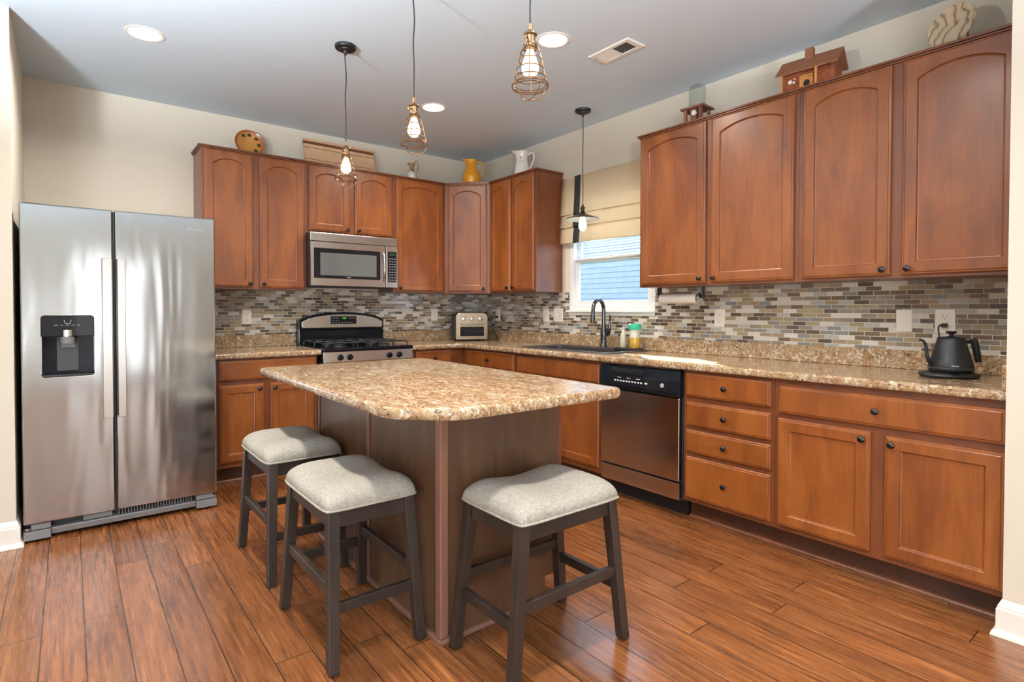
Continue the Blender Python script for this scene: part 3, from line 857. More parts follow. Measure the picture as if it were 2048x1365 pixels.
for gx0, gx1 in ((.035, .368), (.400, .733)):
    bm = bmesh.new(); zt = .958
    cx_ = (gx0+gx1)/2
    for yy in (-.63, -.37, -.12):
        tube(bm, [(gx0, yy, .9225), (gx0+.004, yy, zt-.008), (gx0+.014, yy, zt), (gx1-.014, yy, zt), (gx1-.004, yy, zt-.008), (gx1, yy, .9225)], .0055, 8)
    for xx in (gx0+.07, cx_, gx1-.07):
        tube(bm, [(xx, -.63, zt), (xx, -.12, zt)], .005, 8)
    tube(bm, [(gx0+.008, -.63, zt-.003), (gx0+.008, -.12, zt-.003)], .005, 8); tube(bm, [(gx1-.008, -.63, zt-.003), (gx1-.008, -.12, zt-.003)], .005, 8)
    obj('grate', bm, IRON, rg, smooth=True)

# ------------------------------------------------------------------ dishwasher (front faces the room)
dw = thing('dishwasher', 'stainless dishwasher with black control band, right of the sink cabinet', 'dishwasher', (0, -2.2945, 0), RW)
DW = .622
obj('body', B((.006, DW-.006, -.600, -.03, .10, .872)), DGREY, dw)
obj('kick_plate', B((.006, DW-.006, -.545, -.52, .001, .10)), BLACKM, dw)
bm = bmesh.new()
loft(bm, [[(x, -.6005, .708), (x, -.634, .708), (x, -.648, .722), (x, -.646, .80), (x, -.634, .862), (x, -.6005, .866)] for x in (.006, DW-.006)])
cp = obj('control_panel', bm, BLACK, dw, .004)
obj('control_inset', B((.09, .545, -.6505, -.6485, .735, .800)), BLACKG, dw, .001)
bm = bmesh.new(); box(bm, .10, .36, -.6445, -.640, .815, .845)
obj('pull_pocket', bm, BLACKM, dw, .003)
bm = bmesh.new()
for i in range(10): box(bm, .135+i*.023, .149+i*.023, -.6512, -.6506, .762, .771)
box(bm, .375, .395, -.6512, -.6506, .762, .772)
for i in range(3): box(bm, .16+i*.075, .19+i*.075, -.6512, -.6506, .786, .789)
obj('panel_buttons', bm, INK, dw)
bm = bmesh.new(); lathe(bm, [(.013, -.6506), (.012, -.654), (.001, -.6545)], (.502, 0, .768), 20, 'y'); obj('start_button', bm, WHITEP, dw, smooth=True)
ge(dw, .502, -.6552, .768, .009, INKD)
bm = bmesh.new(); loft(bm, [rring(.010, DW-.010, .216, .704, .004, -.6005), rring(.010, DW-.010, .216, .704, .004, -.636), rring(.013, DW-.013, .219, .701, .004, -.640)])
obj('door', bm, STEELD, dw)
obj('lower_panel', B((.010, DW-.010, -.634, -.6005, .106, .206)), STEELF, dw, .004)
obj('mounting_strip', B((.02, DW-.012, -.640, -.600, .868, .8735)), STEELF, dw)

# ------------------------------------------------------------------ sink and faucet
sk = thing('kitchen_sink', 'dark drop-in sink set into the counter below the window', 'sink', (0, 0, 0))
ox0, ox1, oy0, oy1 = -.535, -.045, -2.255, -1.325
bx0, bx1, by0, by1 = -.490, -.165, -2.205, -1.412
def rr2(x0, x1, y0, y1, r, z): return [(p[0], p[1], z) for p in rrect(x0, x1, y0, y1, r, 5)]
bm = bmesh.new()
loft(bm, [rr2(ox0, ox1, oy0, oy1, .03, CT+.0008), rr2(ox0+.003, ox1-.003, oy0+.003, oy1-.003, .03, CT+.007), rr2(ox0+.008, ox1-.008, oy0+.008, oy1-.008, .03, CT+.009),
          rr2(bx0-.006, bx1+.006, by0-.006, by1+.006, .05, CT+.009), rr2(bx0, bx1, by0, by1, .05, CT+.004), rr2(bx0+.006, bx1-.006, by0+.006, by1-.006, .05, .76), rr2(bx0+.03, bx1-.03, by0+.03, by1-.03, .05, .742)], False, True)
s_ = obj('basin', bm, SINKM, sk, smooth=True)
bm = bmesh.new(); lathe(bm, [(.045, .7425), (.040, .746), (.015, .744), (.001, .744)], ((bx0+bx1)/2, -1.6, 0), 20); obj('drain', bm, CHROME, sk, smooth=True)
fc = thing('kitchen_faucet', 'dark gooseneck pull-down faucet behind the sink', 'faucet', (-.105, -1.845, CT+.0095))
FCM = plain('dark_bronze_faucet', (.10, .10, .11, 1), .16, .9)
dirv = Vector((-.97, -.17, 0)).normalized()
def fp(t_, z): return (dirv.x*t_, dirv.y*t_, z)
bm = bmesh.new()
lathe(bm, [(.030, 0), (.029, .006), (.024, .012), (.022, .06), (.026, .10), (.025, .13), (.019, .155), (.017, .165), (.014, .17)], (0, 0, 0), 20)
obj('body', bm, FCM, fc, smooth=True)
bm = bmesh.new()
pts = [fp(0, .165), fp(0, .26)]+[fp(.075*(1-math.cos(a)), .295+.075*math.sin(a)) for a in [i*PI/14 for i in range(15)]]+[fp(.152, .265)]
tube(bm, pts, .0145, 14); obj('spout', bm, FCM, fc, smooth=True)
bm = bmesh.new()
tube(bm, [fp(.152, .272), fp(.154, .25), fp(.157, .22), fp(.160, .195)], .016, 14, rs=[.014, .016, .0185, .017]); obj('spray_head', bm, FCM, fc, smooth=True)
bm = bmesh.new()
tube(bm, [(.012, -.022, .10), (.014, -.040, .125), (.014, -.050, .165), (.014, -.052, .205), (.010, -.058, .238), (.0, -.060, .252)], .01, 10, rs=[.018, .018, .013, .008, .007, .010])
obj('lever_handle', bm, FCM, fc, smooth=True)

# sink-side bottles on their tray
tr = thing('sponge_tray', 'dark slotted tray at the right rear corner of the sink', 'tray', (-.135, -2.10, CT+.0095))
bm = bmesh.new(); box(bm, -.045, .045, -.125, .095, 0, .006)
for i in range(12): box(bm, -.043, .043, -.120+i*.017, -.102+i*.017, .006, .011)
obj('tray_base', bm, DGREY, tr)
zt = CT+.0095+.0115
sd = thing('soap_dispenser', 'small clear soap bottle with white pump beside the faucet', 'bottle', (-.125, -2.058, zt))
bm = bmesh.new(); lathe(bm, [(.022, 0), (.024, .004), (.024, .065), (.021, .098), (.013, .106), (.012, .111)], n=20); obj('bottle', bm, plain('milky_plastic', rgb(196, 192, 172), .2), sd, smooth=True)
bm = bmesh.new(); lathe(bm, [(.013, .110), (.015, .126), (.008, .128), (.005, .137), (.008, .140), (.010, .148), (.004, .150)], n=16); tube(bm, [(0, 0, .144), (-.022, .006, .144), (-.026, .007, .139)], .004, 8); obj('pump', bm, WHITEP, sd, smooth=True)
sb = thing('dish_soap_bottle', 'clear bottle of amber dish soap with a teal green cap', 'bottle', (-.125, -2.168, zt))
bm = bmesh.new(); lathe(bm, [(.034, 0), (.038, .005), (.039, .04), (.039, .078)], n=24); obj('liquid', bm, plain('amber_liquid', rgb(202, 160, 70), .2), sb, smooth=True)
bm = bmesh.new(); lathe(bm, [(.039, .0785), (.037, .10), (.038, .12), (.041, .138)], n=24); obj('bottle', bm, plain('frosted_plastic', rgb(214, 212, 196), .25), sb, smooth=True)
bm = bmesh.new(); lathe(bm, [(.045, .1385), (.047, .142), (.047, .176), (.043, .180), (.001, .180)], n=24); obj('cap', bm, GREEN, sb, smooth=True)

# ------------------------------------------------------------------ toaster oven
to = thing('toaster_oven', 'small champagne steel toaster oven standing in the counter corner', 'toaster oven', (-.345, -.370, CT+.001), -.37)
CHAMP = make_steel('champagne_steel', rgb(184, 168, 148), .26, .04)
def tor(ins, y):
    a, b, z0_, z1_ = -.158+ins, .158-ins, .014+ins, .272-ins
    return xz(arc(b-.045, z1_-.045, .045, 0, PI/2, 6)+arc(a+.045, z1_-.045, .045, PI/2, PI, 6)+[(a, z0_), (b, z0_)], y)
bm = bmesh.new(); loft(bm, [tor(.0, .215), tor(.0, .012)]); obj('housing', bm, DGREY, to, smooth=True)
bm = bmesh.new(); loft(bm, [tor(0, .0115), tor(0, .002), tor(.003, 0)]); obj('front_frame', bm, CHAMP, to)
tdn = obj('door', B((-.150, .150, -.010, -.0003, .030, .172)), CHAMP, to, .003)
obj('door_window', B((-.118, .118, -.0115, -.0101, .046, .138)), BLACKG, tdn)
bm = bmesh.new(); tube(bm, [(-.11, -.010, .158), (-.11, -.030, .158), (.11, -.030, .158), (.11, -.010, .158)], .006, 10); obj('handle', bm, CHROME, tdn, smooth=True)
for kx in (-.085, .0, .085):
    bm = bmesh.new(); lathe(bm, [(.020, -.0003), (.020, -.006), (.016, -.008), (.015, -.022), (.001, -.023)], (kx, 0, .215), 20, 'y'); obj('dial', bm, CHROME, to, smooth=True)
for px in (-.12, .12):
    for py in (.03, .19):
        bm = bmesh.new(); lathe(bm, [(.010, 0), (.010, .0138)], (px, py, 0), 10); obj('foot', bm, BLACKM, to)

# ------------------------------------------------------------------ kettle
kt = thing('electric_kettle', 'matte black gooseneck kettle with a thin curved spout', 'kettle', (-.262, -4.078, CT+.027), -YAW)
bm = bmesh.new()
lathe(bm, [(.072, 0), (.081, .002), (.085, .012), (.084, .028), (.077, .050), (.068, .085), (.059, .118), (.053, .138), (.051, .146)], n=40); obj('body', bm, BLACKM, kt, smooth=True)
bm = bmesh.new(); lathe(bm, [(.0845, .013), (.0865, .015), (.0865, .017), (.0845, .019)], n=40); obj('lower_band', bm, plain('dark_band', (.06, .06, .06, 1), .2), kt, smooth=True)
bm = bmesh.new(); lathe(bm, [(.052, .1465), (.052, .152), (.048, .155), (.018, .158), (.008, .161), (.008, .168), (.018, .173), (.021, .178), (.017, .183), (.001, .184)], n=32); obj('lid', bm, BLACKM, kt, smooth=True)
bm = bmesh.new()
tube(bm, bez((-.078, 0, .030), (-.125, 0, .050), (-.100, 0, .110), (-.125, 0, .135), 12)+bez((-.125, 0, .135), (-.130, 0, .141), (-.136, 0, .143), (-.143, 0, .143), 4)[1:], .006, 10, rs=[.009-.004*i/16 for i in range(17)])
obj('spout', bm, BLACKM, kt, smooth=True)
bm = bmesh.new()
tube(bm, [(.050, 0, .134), (.075, 0, .135), (.100, 0, .134)], .009, 12)
tube(bm, [(.100, 0, .146), (.106, 0, .135), (.114, 0, .10), (.122, 0, .065), (.127, 0, .042)], .0135, 14, rs=[.012, .0145, .0145, .014, .0125])
obj('handle', bm, BLACKM, kt, smooth=True)
text('brand_lettering', 'Govee', .010, (-.040, -.0745, .030), INK, kt, rot=(PI/2-.10, 0, -.45))
kb = thing('power_stand', 'round black power stand the kettle sits on', 'kettle stand', (-.266, -4.073, CT+.001), -YAW)
bm = bmesh.new(); lathe(bm, [(.106, 0), (.117, .004), (.120, .010), (.117, .018), (.10, .023), (.076, .0245)], n=48, sy=.86); obj('plate', bm, BLACKM, kb, smooth=True)
bm = bmesh.new(); lathe(bm, [(.016, .0), (.016, .0025)], (-.045, -.085, .0205), 16); obj('dial', bm, BLACK, kb, smooth=True)

# ------------------------------------------------------------------ outlets and switch plates
def plate(label, name, cat, loc, rotz, w_, h_, kind, group='wall plates'):
    t = thing(name, label, cat, loc, rotz, group)
    bm = bmesh.new()
    loft(bm, [rring(-w_/2, w_/2, -h_/2, h_/2, .004, 0, 3), rring(-w_/2, w_/2, -h_/2, h_/2, .004, -.003, 3), rring(-w_/2+.003, w_/2-.003, -h_/2+.003, h_/2-.003, .004, -.006, 3)])
    obj('cover_plate', bm, WHITEP, t)
    def recept(cx_):
        for dz in (.0195, -.0195):
            bm = bmesh.new(); lathe(bm, [(.0165, -.0061), (.0165, -.0078), (.001, -.0079)], (cx_, 0, dz), 20, 'y', 1, .85); r = obj('receptacle', bm, WHITEP, t)
            obj('slots', B((cx_-.0075, cx_-.0055, -.0086, -.0080, dz+.001, dz+.009), (cx_+.0055, cx_+.0075, -.0086, -.0080, dz+.001, dz+.009), (cx_-.002, cx_+.002, -.0086, -.0080, dz-.010, dz-.006)), INKD, r)
    def toggle(cx_):
        bm = bmesh.new(); loft(bm, [[(cx_-.005, -.0061, -.012), (cx_+.005, -.0061, -.012), (cx_+.005, -.0061, .012), (cx_-.005, -.0061, .012)], [(cx_-.004, -.018, .004), (cx_+.004, -.018, .004), (cx_+.004, -.014, .012), (cx_-.004, -.014, .012)]])
        obj('toggle', bm, WHITEP, t)
    if kind == 'outlet': recept(0)
    elif kind == 'switch': toggle(0)
    elif kind == 'double': toggle(-.023); recept(.023)
    for dz in ((0,) if kind == 'outlet' else (-.048, .048)):
        bm = bmesh.new(); lathe(bm, [(.003, -.0061), (.003, -.0068)], (0, 0, dz), 10, 'y'); obj('screw', bm, WHITEP, t)
    return t
PT = -.0062
plate('white outlet left of the range near the refrigerator', 'wall_outlet', 'outlet', (-2.30, PT, 1.158), 0, .074, .120, 'outlet')
plate('white outlet between the range and the toaster oven', 'wall_outlet', 'outlet', (-.549, PT, 1.165), 0, .074, .120, 'outlet')
plate('white outlet in the corner, right of the toaster oven with its plug in it', 'wall_outlet', 'outlet', (PT, -.343, 1.165), RW, .074, .120, 'outlet')
plate('narrow white switch plate left of the wide plate by the window', 'light_switch', 'switch', (PT, -1.065, 1.168), RW, .074, .120, 'switch')
plate('wide white combination plate at the lower left of the window', 'light_switch', 'switch', (PT, -1.225, 1.170), RW, .118, .120, 'double')
plate('white outlet below the right end of the paper towel roll', 'wall_outlet', 'outlet', (PT, -2.778, 1.165), RW, .074, .120, 'outlet')
plate('blank white cover plate left of the kettle outlet', 'blank_wall_plate', 'wall plate', (PT, -3.820, 1.163), RW, .072, .114, 'blank')
plate('oversized white outlet above the kettle with a black plug in it', 'wall_outlet', 'outlet', (PT, -3.992, 1.163), RW, .084, .120, 'outlet')
# plugs and cords
kc = thing('kettle_power_cord', 'black plug and cord in the outlet above the kettle', 'cord', (0, 0, 0))
bm = bmesh.new(); loft(bm, [[(-.0155, -3.992+a, 1.1435+b) for a, b in rrect(-.014, .014, -.011, .011, .006, 3)], [(-.036, -3.992+a, 1.1435+b) for a, b in rrect(-.011, .011, -.009, .009, .006, 3)]])
obj('plug', bm, BLACKM, kc)
bm = bmesh.new(); tube(bm, bez((-.030, -3.985, 1.145), (-.055, -3.970, 1.15), (-.050, -3.975, 1.12), (-.050, -3.985, 1.06), 10)+bez((-.050, -3.985, 1.06), (-.05, -4.0, 1.0), (-.06, -4.02, .93), (-.14, -4.03, .922), 12)[1:], .0035, 8)
obj('cord', bm, CORD, kc, smooth=True)
tcord = thing('toaster_power_cord', 'black plug and hanging cord beside the toaster oven', 'cord', (0, 0, 0))
bm = bmesh.new(); lathe(bm, [(.013, -.0155), (.013, -.035), (.006, -.045)], (0, -.343, 1.146), 12, 'x'); obj('plug', bm, BLACKM, tcord)
bm = bmesh.new(); tube(bm, bez((-.040, -.343, 1.146), (-.09, -.335, 1.14), (-.075, -.32, 1.08), (-.060, -.33, 1.02), 10)+bez((-.060, -.33, 1.02), (-.05, -.34, .98), (-.035, -.37, .95), (-.055, -.40, .919), 10)[1:], .0035, 8)
obj('cord', bm, CORD, tcord, smooth=True)

# paper towel holder
ph = thing('paper_towel_holder', 'black under-cabinet paper towel bracket with chrome end', 'paper towel holder', (-.15, -2.405, 1.295))
bm = bmesh.new(); loft(bm, [[(-.022, 0, .0765), (.028, 0, .0765), (.024, 0, .03), (.012, 0, -.012), (-.008, 0, -.012), (-.018, 0, .03)], [(-.022, .006, .0765), (.028, .006, .0765), (.024, .006, .03), (.012, .006, -.012), (-.008, .006, -.012), (-.018, .006, .03)]])
obj('bracket', bm, DGREY, ph)
bm = bmesh.new(); tube(bm, [(0, .0, 0), (0, -.33, 0)], .006, 10); obj('rod', bm, CHROME, ph)
bm = bmesh.new(); lathe(bm, [(.010, -.314), (.037, -.316), (.039, -.320), (.037, -.325), (.016, -.330), (.001, -.331)], n=28, axis='y'); obj('end_disc', bm, CHROME, ph, smooth=True)
obj('bracket', B((-.012, .012, -.345, -.337, .0, .0765)), DGREY, ph)
bm = bmesh.new(); loft(bm, [[(-.15+r*math.cos(2*PI*i/32), y, 1.295+r*math.sin(2*PI*i/32)) for i in range(32)] for r, y in ((.012, -2.420), (.034, -2.420), (.034, -2.705), (.012, -2.705), (.012, -2.420))], False, False)
bmesh.ops.remove_doubles(bm, verts=bm.verts[:], dist=1e-6)
tag(obj('paper_towel_roll', bm, PAPER, smooth=True), 'thin white paper towel roll hanging under the cabinet right of the window', 'paper towels')

# ------------------------------------------------------------------ roman shade
rs_ = thing('roman_shade', 'beige roman shade with a black vertical stripe over the window', 'shade', (0, 0, 0))
prof = [(-.008, 2.352), (-.030, 2.352), (-.036, 2.20), (-.046, 2.045), (-.050, 2.026), (-.042, 2.022), (-.030, 2.032), (-.038, 2.022), (-.047, 1.96), (-.054, 1.918), (-.048, 1.911), (-.030, 1.920), (-.038, 1.908), (-.046, 1.84), (-.049, 1.784), (-.044, 1.778)]
def shade_strip(y0, y1, off, ny=14, wob=.003):
    bm = bmesh.new(); rings = []
    for j in range(ny+1):
        y = y0+(y1-y0)*j/ny
        rings.append([(x-off+wob*math.sin(y*9+i*.8), y, z+.006*math.sin(y*3.1)*(i > 2)) for i, (x, z) in enumerate(prof)])
    loft(bm, rings, False, False, False)
    return bm
o = obj('fabric', shade_strip(-2.34, -1.284, 0), SHADEF, rs_, smooth=True); m_ = o.modifiers.new('s', 'SOLIDIFY'); m_.thickness = .002
o = obj('stripe', shade_strip(-1.517, -1.447, .0025, 3), STRIPE, rs_, smooth=True); m_ = o.modifiers.new('s', 'SOLIDIFY'); m_.thickness = .001
o = obj('stripe', shade_strip(-2.20, -2.13, .0025, 3), STRIPE, rs_, smooth=True); m_ = o.modifiers.new('s', 'SOLIDIFY'); m_.thickness = .001
bpy.data.objects.remove(o)
obj('headrail', B((-.027, -.001, -2.33, -1.29, 2.325, 2.350)), WHITE, rs_)

# ------------------------------------------------------------------ pendants
def canopy(parent, z):
    bm = bmesh.new(); lathe(bm, [(.060, z), (.060, z-.012), (.056, z-.018), (.036, z-.020), (.034, z-.028), (.014, z-.030), (.010, z-.038), (.008, z-.050), (.003, z-.052)], n=32)
    obj('canopy', bm, BLACKM, parent, smooth=True)
def cage_pendant(label, x, y, z0):
    t = thing('cage_pendant_light', label, 'pendant light', (x, y, z0), .5, 'cage pendants over the island')
    zr = .050; zn = .185
    canopy(t, H-z0-.0005)
    bm = bmesh.new(); n_ = 16
    top = H-z0-.05
    tube(bm, [(.003*math.sin(i*.7), .002*math.sin(i*.9), .26+(top-.26)*i/n_) for i in range(n_+1)], .0032, 8); obj('cord', bm, CORD, t, smooth=True)
    bm = bmesh.new()
    lathe(bm, [(.001, .262), (.007, .262), (.008, .240), (.012, .236), (.022, .230), (.024, .224), (.022, .221), (.0185, .220), (.0185, .196), (.023, .194), (.024, .188), (.022, .183), (.025, .178), (.022, .172)], n=28)
    obj('socket', bm, BRONZE, t, smooth=True)
    bm = bmesh.new(); tube(bm, [(-.018, 0, .205), (-.034, 0, .204), (-.040, 0, .200)], .0028, 8); lathe(bm, [(.006, -.046), (.007, -.040)], (0, 0, .200), 12, 'x'); obj('switch_key', bm, BRONZE, t, smooth=True)
    bm = bmesh.new(); wr = .0019
    def circ(r, z): tube(bm, [(r*math.cos(a*PI/16), r*math.sin(a*PI/16), z) for a in range(32)], wr, 6, True)
    for r, z in ((.033, .163), (.040, .136), (.047, .106), (.053, .076)): circ(r, z)
    circ(.060, .055); circ(.064, .049); circ(.062, .042)
    for k_ in range(4):
        a = k_*PI/2+.3; ca, sa = math.cos(a), math.sin(a)
        tube(bm, [(r*ca, r*sa, z) for r, z in ((.022, .180), (.028, .176), (.033, .163), (.040, .136), (.047, .106), (.053, .076), (.060, .05))], wr, 6)
    for k_ in range(2):
        a = k_*PI/2+.95; ca, sa = math.cos(a), math.sin(a)
        tube(bm, [(.062*math.cos(b)*ca, .062*math.cos(b)*sa, .046-.045*math.sin(b)) for b in [i*PI/16 for i in range(17)]], wr, 6)
    obj('wire_cage', bm, BRONZE, t, smooth=True)
    bm = bmesh.new(); lathe(bm, [(.012, .178), (.014, .165), (.022, .140), (.029, .120), (.030, .105), (.026, .092), (.016, .083), (.001, .080)], n=24); obj('bulb', bm, BULB, t, smooth=True)
    return t
cage_pendant('caged pendant lamp with its ceiling canopy in view, nearest the range', -2.153, -1.702, 1.930)
cage_pendant('middle caged pendant lamp of the three over the island', -2.153, -2.512, 1.944)
cage_pendant('nearest and largest caged pendant lamp over the island', -2.153, -3.344, 1.953)
sp_ = thing('saucer_pendant_light', 'dark flat saucer pendant lamp hanging over the sink', 'pendant light', (-.314, -1.815, 1.82))
canopy(sp_, H-1.82-.0005)
bm = bmesh.new(); tube(bm, [(.002*math.sin(i*.7), 0, .2+(H-1.82-.05-.2)*i/14) for i in range(15)], .003, 8); obj('cord', bm, CORD, sp_, smooth=True)
bm = bmesh.new(); lathe(bm, [(.001, .205), (.008, .203), (.009, .190), (.018, .183), (.019, .176), (.015, .174), (.015, .150), (.018, .147), (.022, .140)], n=24); obj('socket', bm, plain('bronze_socket', rgb(70, 58, 50), .35, 1.), sp_, smooth=True)
bm = bmesh.new(); lathe(bm, [(.022, .140), (.040, .128), (.080, .112), (.118, .100), (.127, .094), (.128, .091)], n=48)
bm2 = bm
o = obj('saucer_shade', bm, [plain('dark_enamel', rgb(64, 56, 52), .3, .6), plain('pale_shade_lining', rgb(200, 206, 212), .35)], sp_, smooth=True)
# underside lining
bm = bmesh.new(); lathe(bm, [(.020, .135), (.040, .1255), (.080, .1095), (.118, .0975), (.126, .0915), (.1275, .0905)], n=48)
obj('shade_lining', bm, plain('white_enamel', rgb(214, 218, 222), .35), sp_, smooth=True)
bm = bmesh.new(); lathe(bm, [(.012, .134), (.014, .120), (.022, .09), (.029, .06), (.031, .04), (.027, .02), (.016, .006), (.001, .0)], n=24); obj('bulb', bm, BULB, sp_, smooth=True)

# fix saucer: lathe caps close the disc, so drop the big caps
for nm in ('saucer_shade', 'shade_lining'):
    for o in [x for x in bpy.data.objects if x.name.startswith(nm)]:
        b = bmesh.new(); b.from_mesh(o.data)
        big = [f for f in b.faces if len(f.verts) > 10]
        bmesh.ops.delete(b, geom=big, context='FACES_ONLY'); b.to_mesh(o.data); b.free()
        m_ = o.modifiers.new('s', 'SOLIDIFY'); m_.thickness = .001

# recessed lights
def recessed(label, x, y, group='recessed ceiling lights'):
    t = thing('recessed_light', label, 'ceiling light', (x, y, H), 0, group)
    bm = bmesh.new()
    rings = []
    for r, z in ((.078, -.001), (.080, -.004), (.094, -.004), (.097, -.0005)):
        rings.append([(r*math.cos(2*PI*i/40), r*math.sin(2*PI*i/40), z) for i in range(40)])
    loft(bm, rings, False, False); obj('trim_ring', bm, WHITE, t, smooth=True)
    bm = bmesh.new(); lathe(bm, [(.078, -.0006), (.078, -.002), (.001, -.0025)], n=32); obj('lens', bm, CANE, t)
    l = bpy.data.lights.new('lamp', 'AREA'); l.shape = 'DISK'; l.size = .14; l.energy = CAN_LIGHT; l.color = CAN_COLOR; l.spread = math.radians(150)
    lo = bpy.data.objects.new('lamp', l); C.objects.link(lo); lo.parent = t; lo.location = (0, 0, -.006)
recessed('round recessed ceiling light above the refrigerator', -3.087, -1.164)
recessed('round recessed ceiling light nearest the ceiling vent', -1.254, -2.491)
recessed('small-looking round recessed ceiling light near the back of the kitchen', -1.243, -1.161)
for i, (x, y) in enumerate(((-3.087, -2.491), (-1.9, -3.9), (-3.087, -3.82), (-3.1, -6.4), (-5.3, -6.4))):
    recessed('round recessed ceiling light outside the picture', x, y, 'recessed lights out of view')
# unseen uplighter floor lamps, added to brighten the ceiling
def fill_uplight(label, x, y):
    t = thing('added_uplighter', label, 'lamp', (x, y, 0), 0, 'added unseen ceiling uplighters')
    bm = bmesh.new(); lathe(bm, [(.14, .001), (.14, .012), (.03, .03), (.012, .05)], n=32); obj('base', bm, BLACKM, t, smooth=True)
    bm = bmesh.new(); lathe(bm, [(.011, .05), (.011, 1.66)], n=12); obj('pole', bm, BLACKM, t, smooth=True)
    bm = bmesh.new()
    pr2 = [(.02, 1.66), (.09, 1.69), (.15, 1.75), (.18, 1.82), (.176, 1.82), (.146, 1.753), (.088, 1.695), (.012, 1.672)]
    loft(bm, [[(r*math.cos(2*PI*i/32), r*math.sin(2*PI*i/32), z) for i in range(32)] for r, z in pr2]); obj('bowl_shade', bm, WHITE, t, smooth=True)
    l = bpy.data.lights.new('lamp', 'AREA'); l.shape = 'DISK'; l.size = .22; l.energy = FILL_UPLIGHT; l.color = (.93, .97, 1)
    lo = bpy.data.objects.new('lamp', l); C.objects.link(lo); lo.parent = t; lo.location = (0, 0, 1.79); lo.rotation_euler = (PI, 0, 0)
fill_uplight('added unseen uplighter brightening the ceiling, nearer the kitchen', -4.55, -3.3)
fill_uplight('added unseen uplighter brightening the ceiling, far from the kitchen', -2.2, -6.6)

# ceiling vent
cv = thing('ceiling_vent', 'white rectangular louvered air vent in the ceiling', 'vent', (-.868, -2.620, H))
bm = bmesh.new()
def vr(a, b, z): return [(-a, -b, z), (a, -b, z), (a, b, z), (-a, b, z)]
loft(bm, [vr(.078, .152, -.0005), vr(.078, .152, -.004), vr(.072, .146, -.008), vr(.050, .118, -.008), vr(.050, .118, -.0008)], False, False)
box(bm, -.05, .05, -.006, .006, -.0078, -.001)
obj('frame', bm, WHITE, cv)
obj('duct_opening', B((-.05, .05, -.118, .118, -.0012, -.0007)), BLACKM, cv)
for i in range(8):
    for sgn in (1, -1):
        y = sgn*(.014+i*.0138)
        a = -.0035 if sgn > 0 else .0035
        bm = bmesh.new()
        loft(bm, [[(x, y-a-.0006, -.0075), (x, y-a+.0006, -.0075), (x, y+a+.0006, -.0015), (x, y+a-.0006, -.0015)] for x in (-.0495, .0495)])
        obj('louver', bm, WHITE, cv)
bm = bmesh.new(); tube(bm, [(-.02, .126, -.008), (-.03, .13, -.016), (-.036, .132, -.022)], .0018, 6); obj('damper_lever', bm, GREYP, cv)

# ------------------------------------------------------------------ things on top of the cabinets
ZT = 2.4148
# leaf plate leaning on the wall
lp = thing('decorative_plate', 'round amber plate painted with green leaves, on top of the left cabinet', 'plate', (-2.30, -.125, ZT))
bm = bmesh.new(); lathe(bm, [(.001, .010), (.05, .010), (.060, .004), (.085, -.004), (.103, -.012), (.108, -.016), (.109, -.013), (.104, -.006), (.060, .016), (.05, .018), (.001, .018)], n=44, axis='y')
kpl = N('amber_glaze'); nn = kpl.noise(kpl.coords(), 9, 3)
t_ = kpl.n('ShaderNodeTexCoord'); vl = kpl.n('ShaderNodeVectorMath', operation='LENGTH'); kpl.l(t_.outputs['Object'], vl.inputs[0])
cc = kpl.ramp(vl.outputs['Value'], [(.0, rgb(206, 146, 72)), (.088, rgb(196, 132, 58)), (.094, rgb(150, 84, 44)), (.11, rgb(168, 104, 60))])
kpl.set(Base_Color=kpl.mix(.4, cc, kpl.ramp(nn, [(.3, (.75, .7, .62, 1)), (.7, (1, 1, 1, 1))]), 'MULTIPLY'), Roughness=.15, Coat_Weight=.5)
dish = obj('dish', bm, kpl.m, lp, smooth=True)
dish.location = (0, 0, .108); dish.rotation_euler = (-.22, 0, 0)
for a in (125, 88, 42, -2, -52):
    a = math.radians(a); r_ = .072
    bm = bmesh.new(); cx_, cz_ = r_*math.cos(a), r_*math.sin(a)
    pts = []
    for i in range(10):
        b_ = 2*PI*i/10; rr = .021 if i % 2 == 0 else .011
        pts.append((cx_+rr*math.cos(b_+a), 0, cz_+rr*math.sin(b_+a)))
    loft(bm, [[(p[0], -.0035, p[2]) for p in pts], [(p[0], -.0045, p[2]) for p in pts]])
    lf = obj('painted_leaf', bm, LEAF, dish); 
bm = bmesh.new(); tube(bm, [(-.04, -.02, .001+.003), (-.04, .03, .004), (-.04, .05, .06)], .003, 6); tube(bm, [(.04, -.02, .004), (.04, .03, .004), (.04, .05, .06)], .003, 6); tube(bm, [(-.04, .03, .004), (.04, .03, .004)], .003, 6); obj('stand', bm, BLACKM, lp)
# striped board
sbd = thing('striped_cutting_board', 'long wooden cutting board striped light and dark, leaning above the microwave cabinet', 'cutting board', (-1.55, -.14, ZT))
LW = make_wood('pale_board_wood', rgb(214, 176, 140), rgb(224, 188, 152), rgb(200, 160, 124), .5, .05, (.15, 1, 1))
DWd = make_wood('dark_board_wood', rgb(120, 70, 48), rgb(130, 78, 54), rgb(104, 60, 40), .5, .05, (.15, 1, 1))
brd = obj('board', B((-.315, .315, -.010, .010, .0, .06), (-.315, .315, -.010, .010, .065, .170), (-.315, .315, -.010, .010, .175, .205), (-.315, .315, -.010, .010, .232, .255)), LW, sbd)
bm = bmesh.new()
for a, b in ((.06, .065), (.170, .175), (.205, .232)): box(bm, -.315, .315, -.0102, .0102, a, b)
br2 = obj('dark_stripes', bm, DWd, sbd)
for o in (brd, br2): o.rotation_euler = (-.30, 0, 0); o.location = (0, 0, .003)
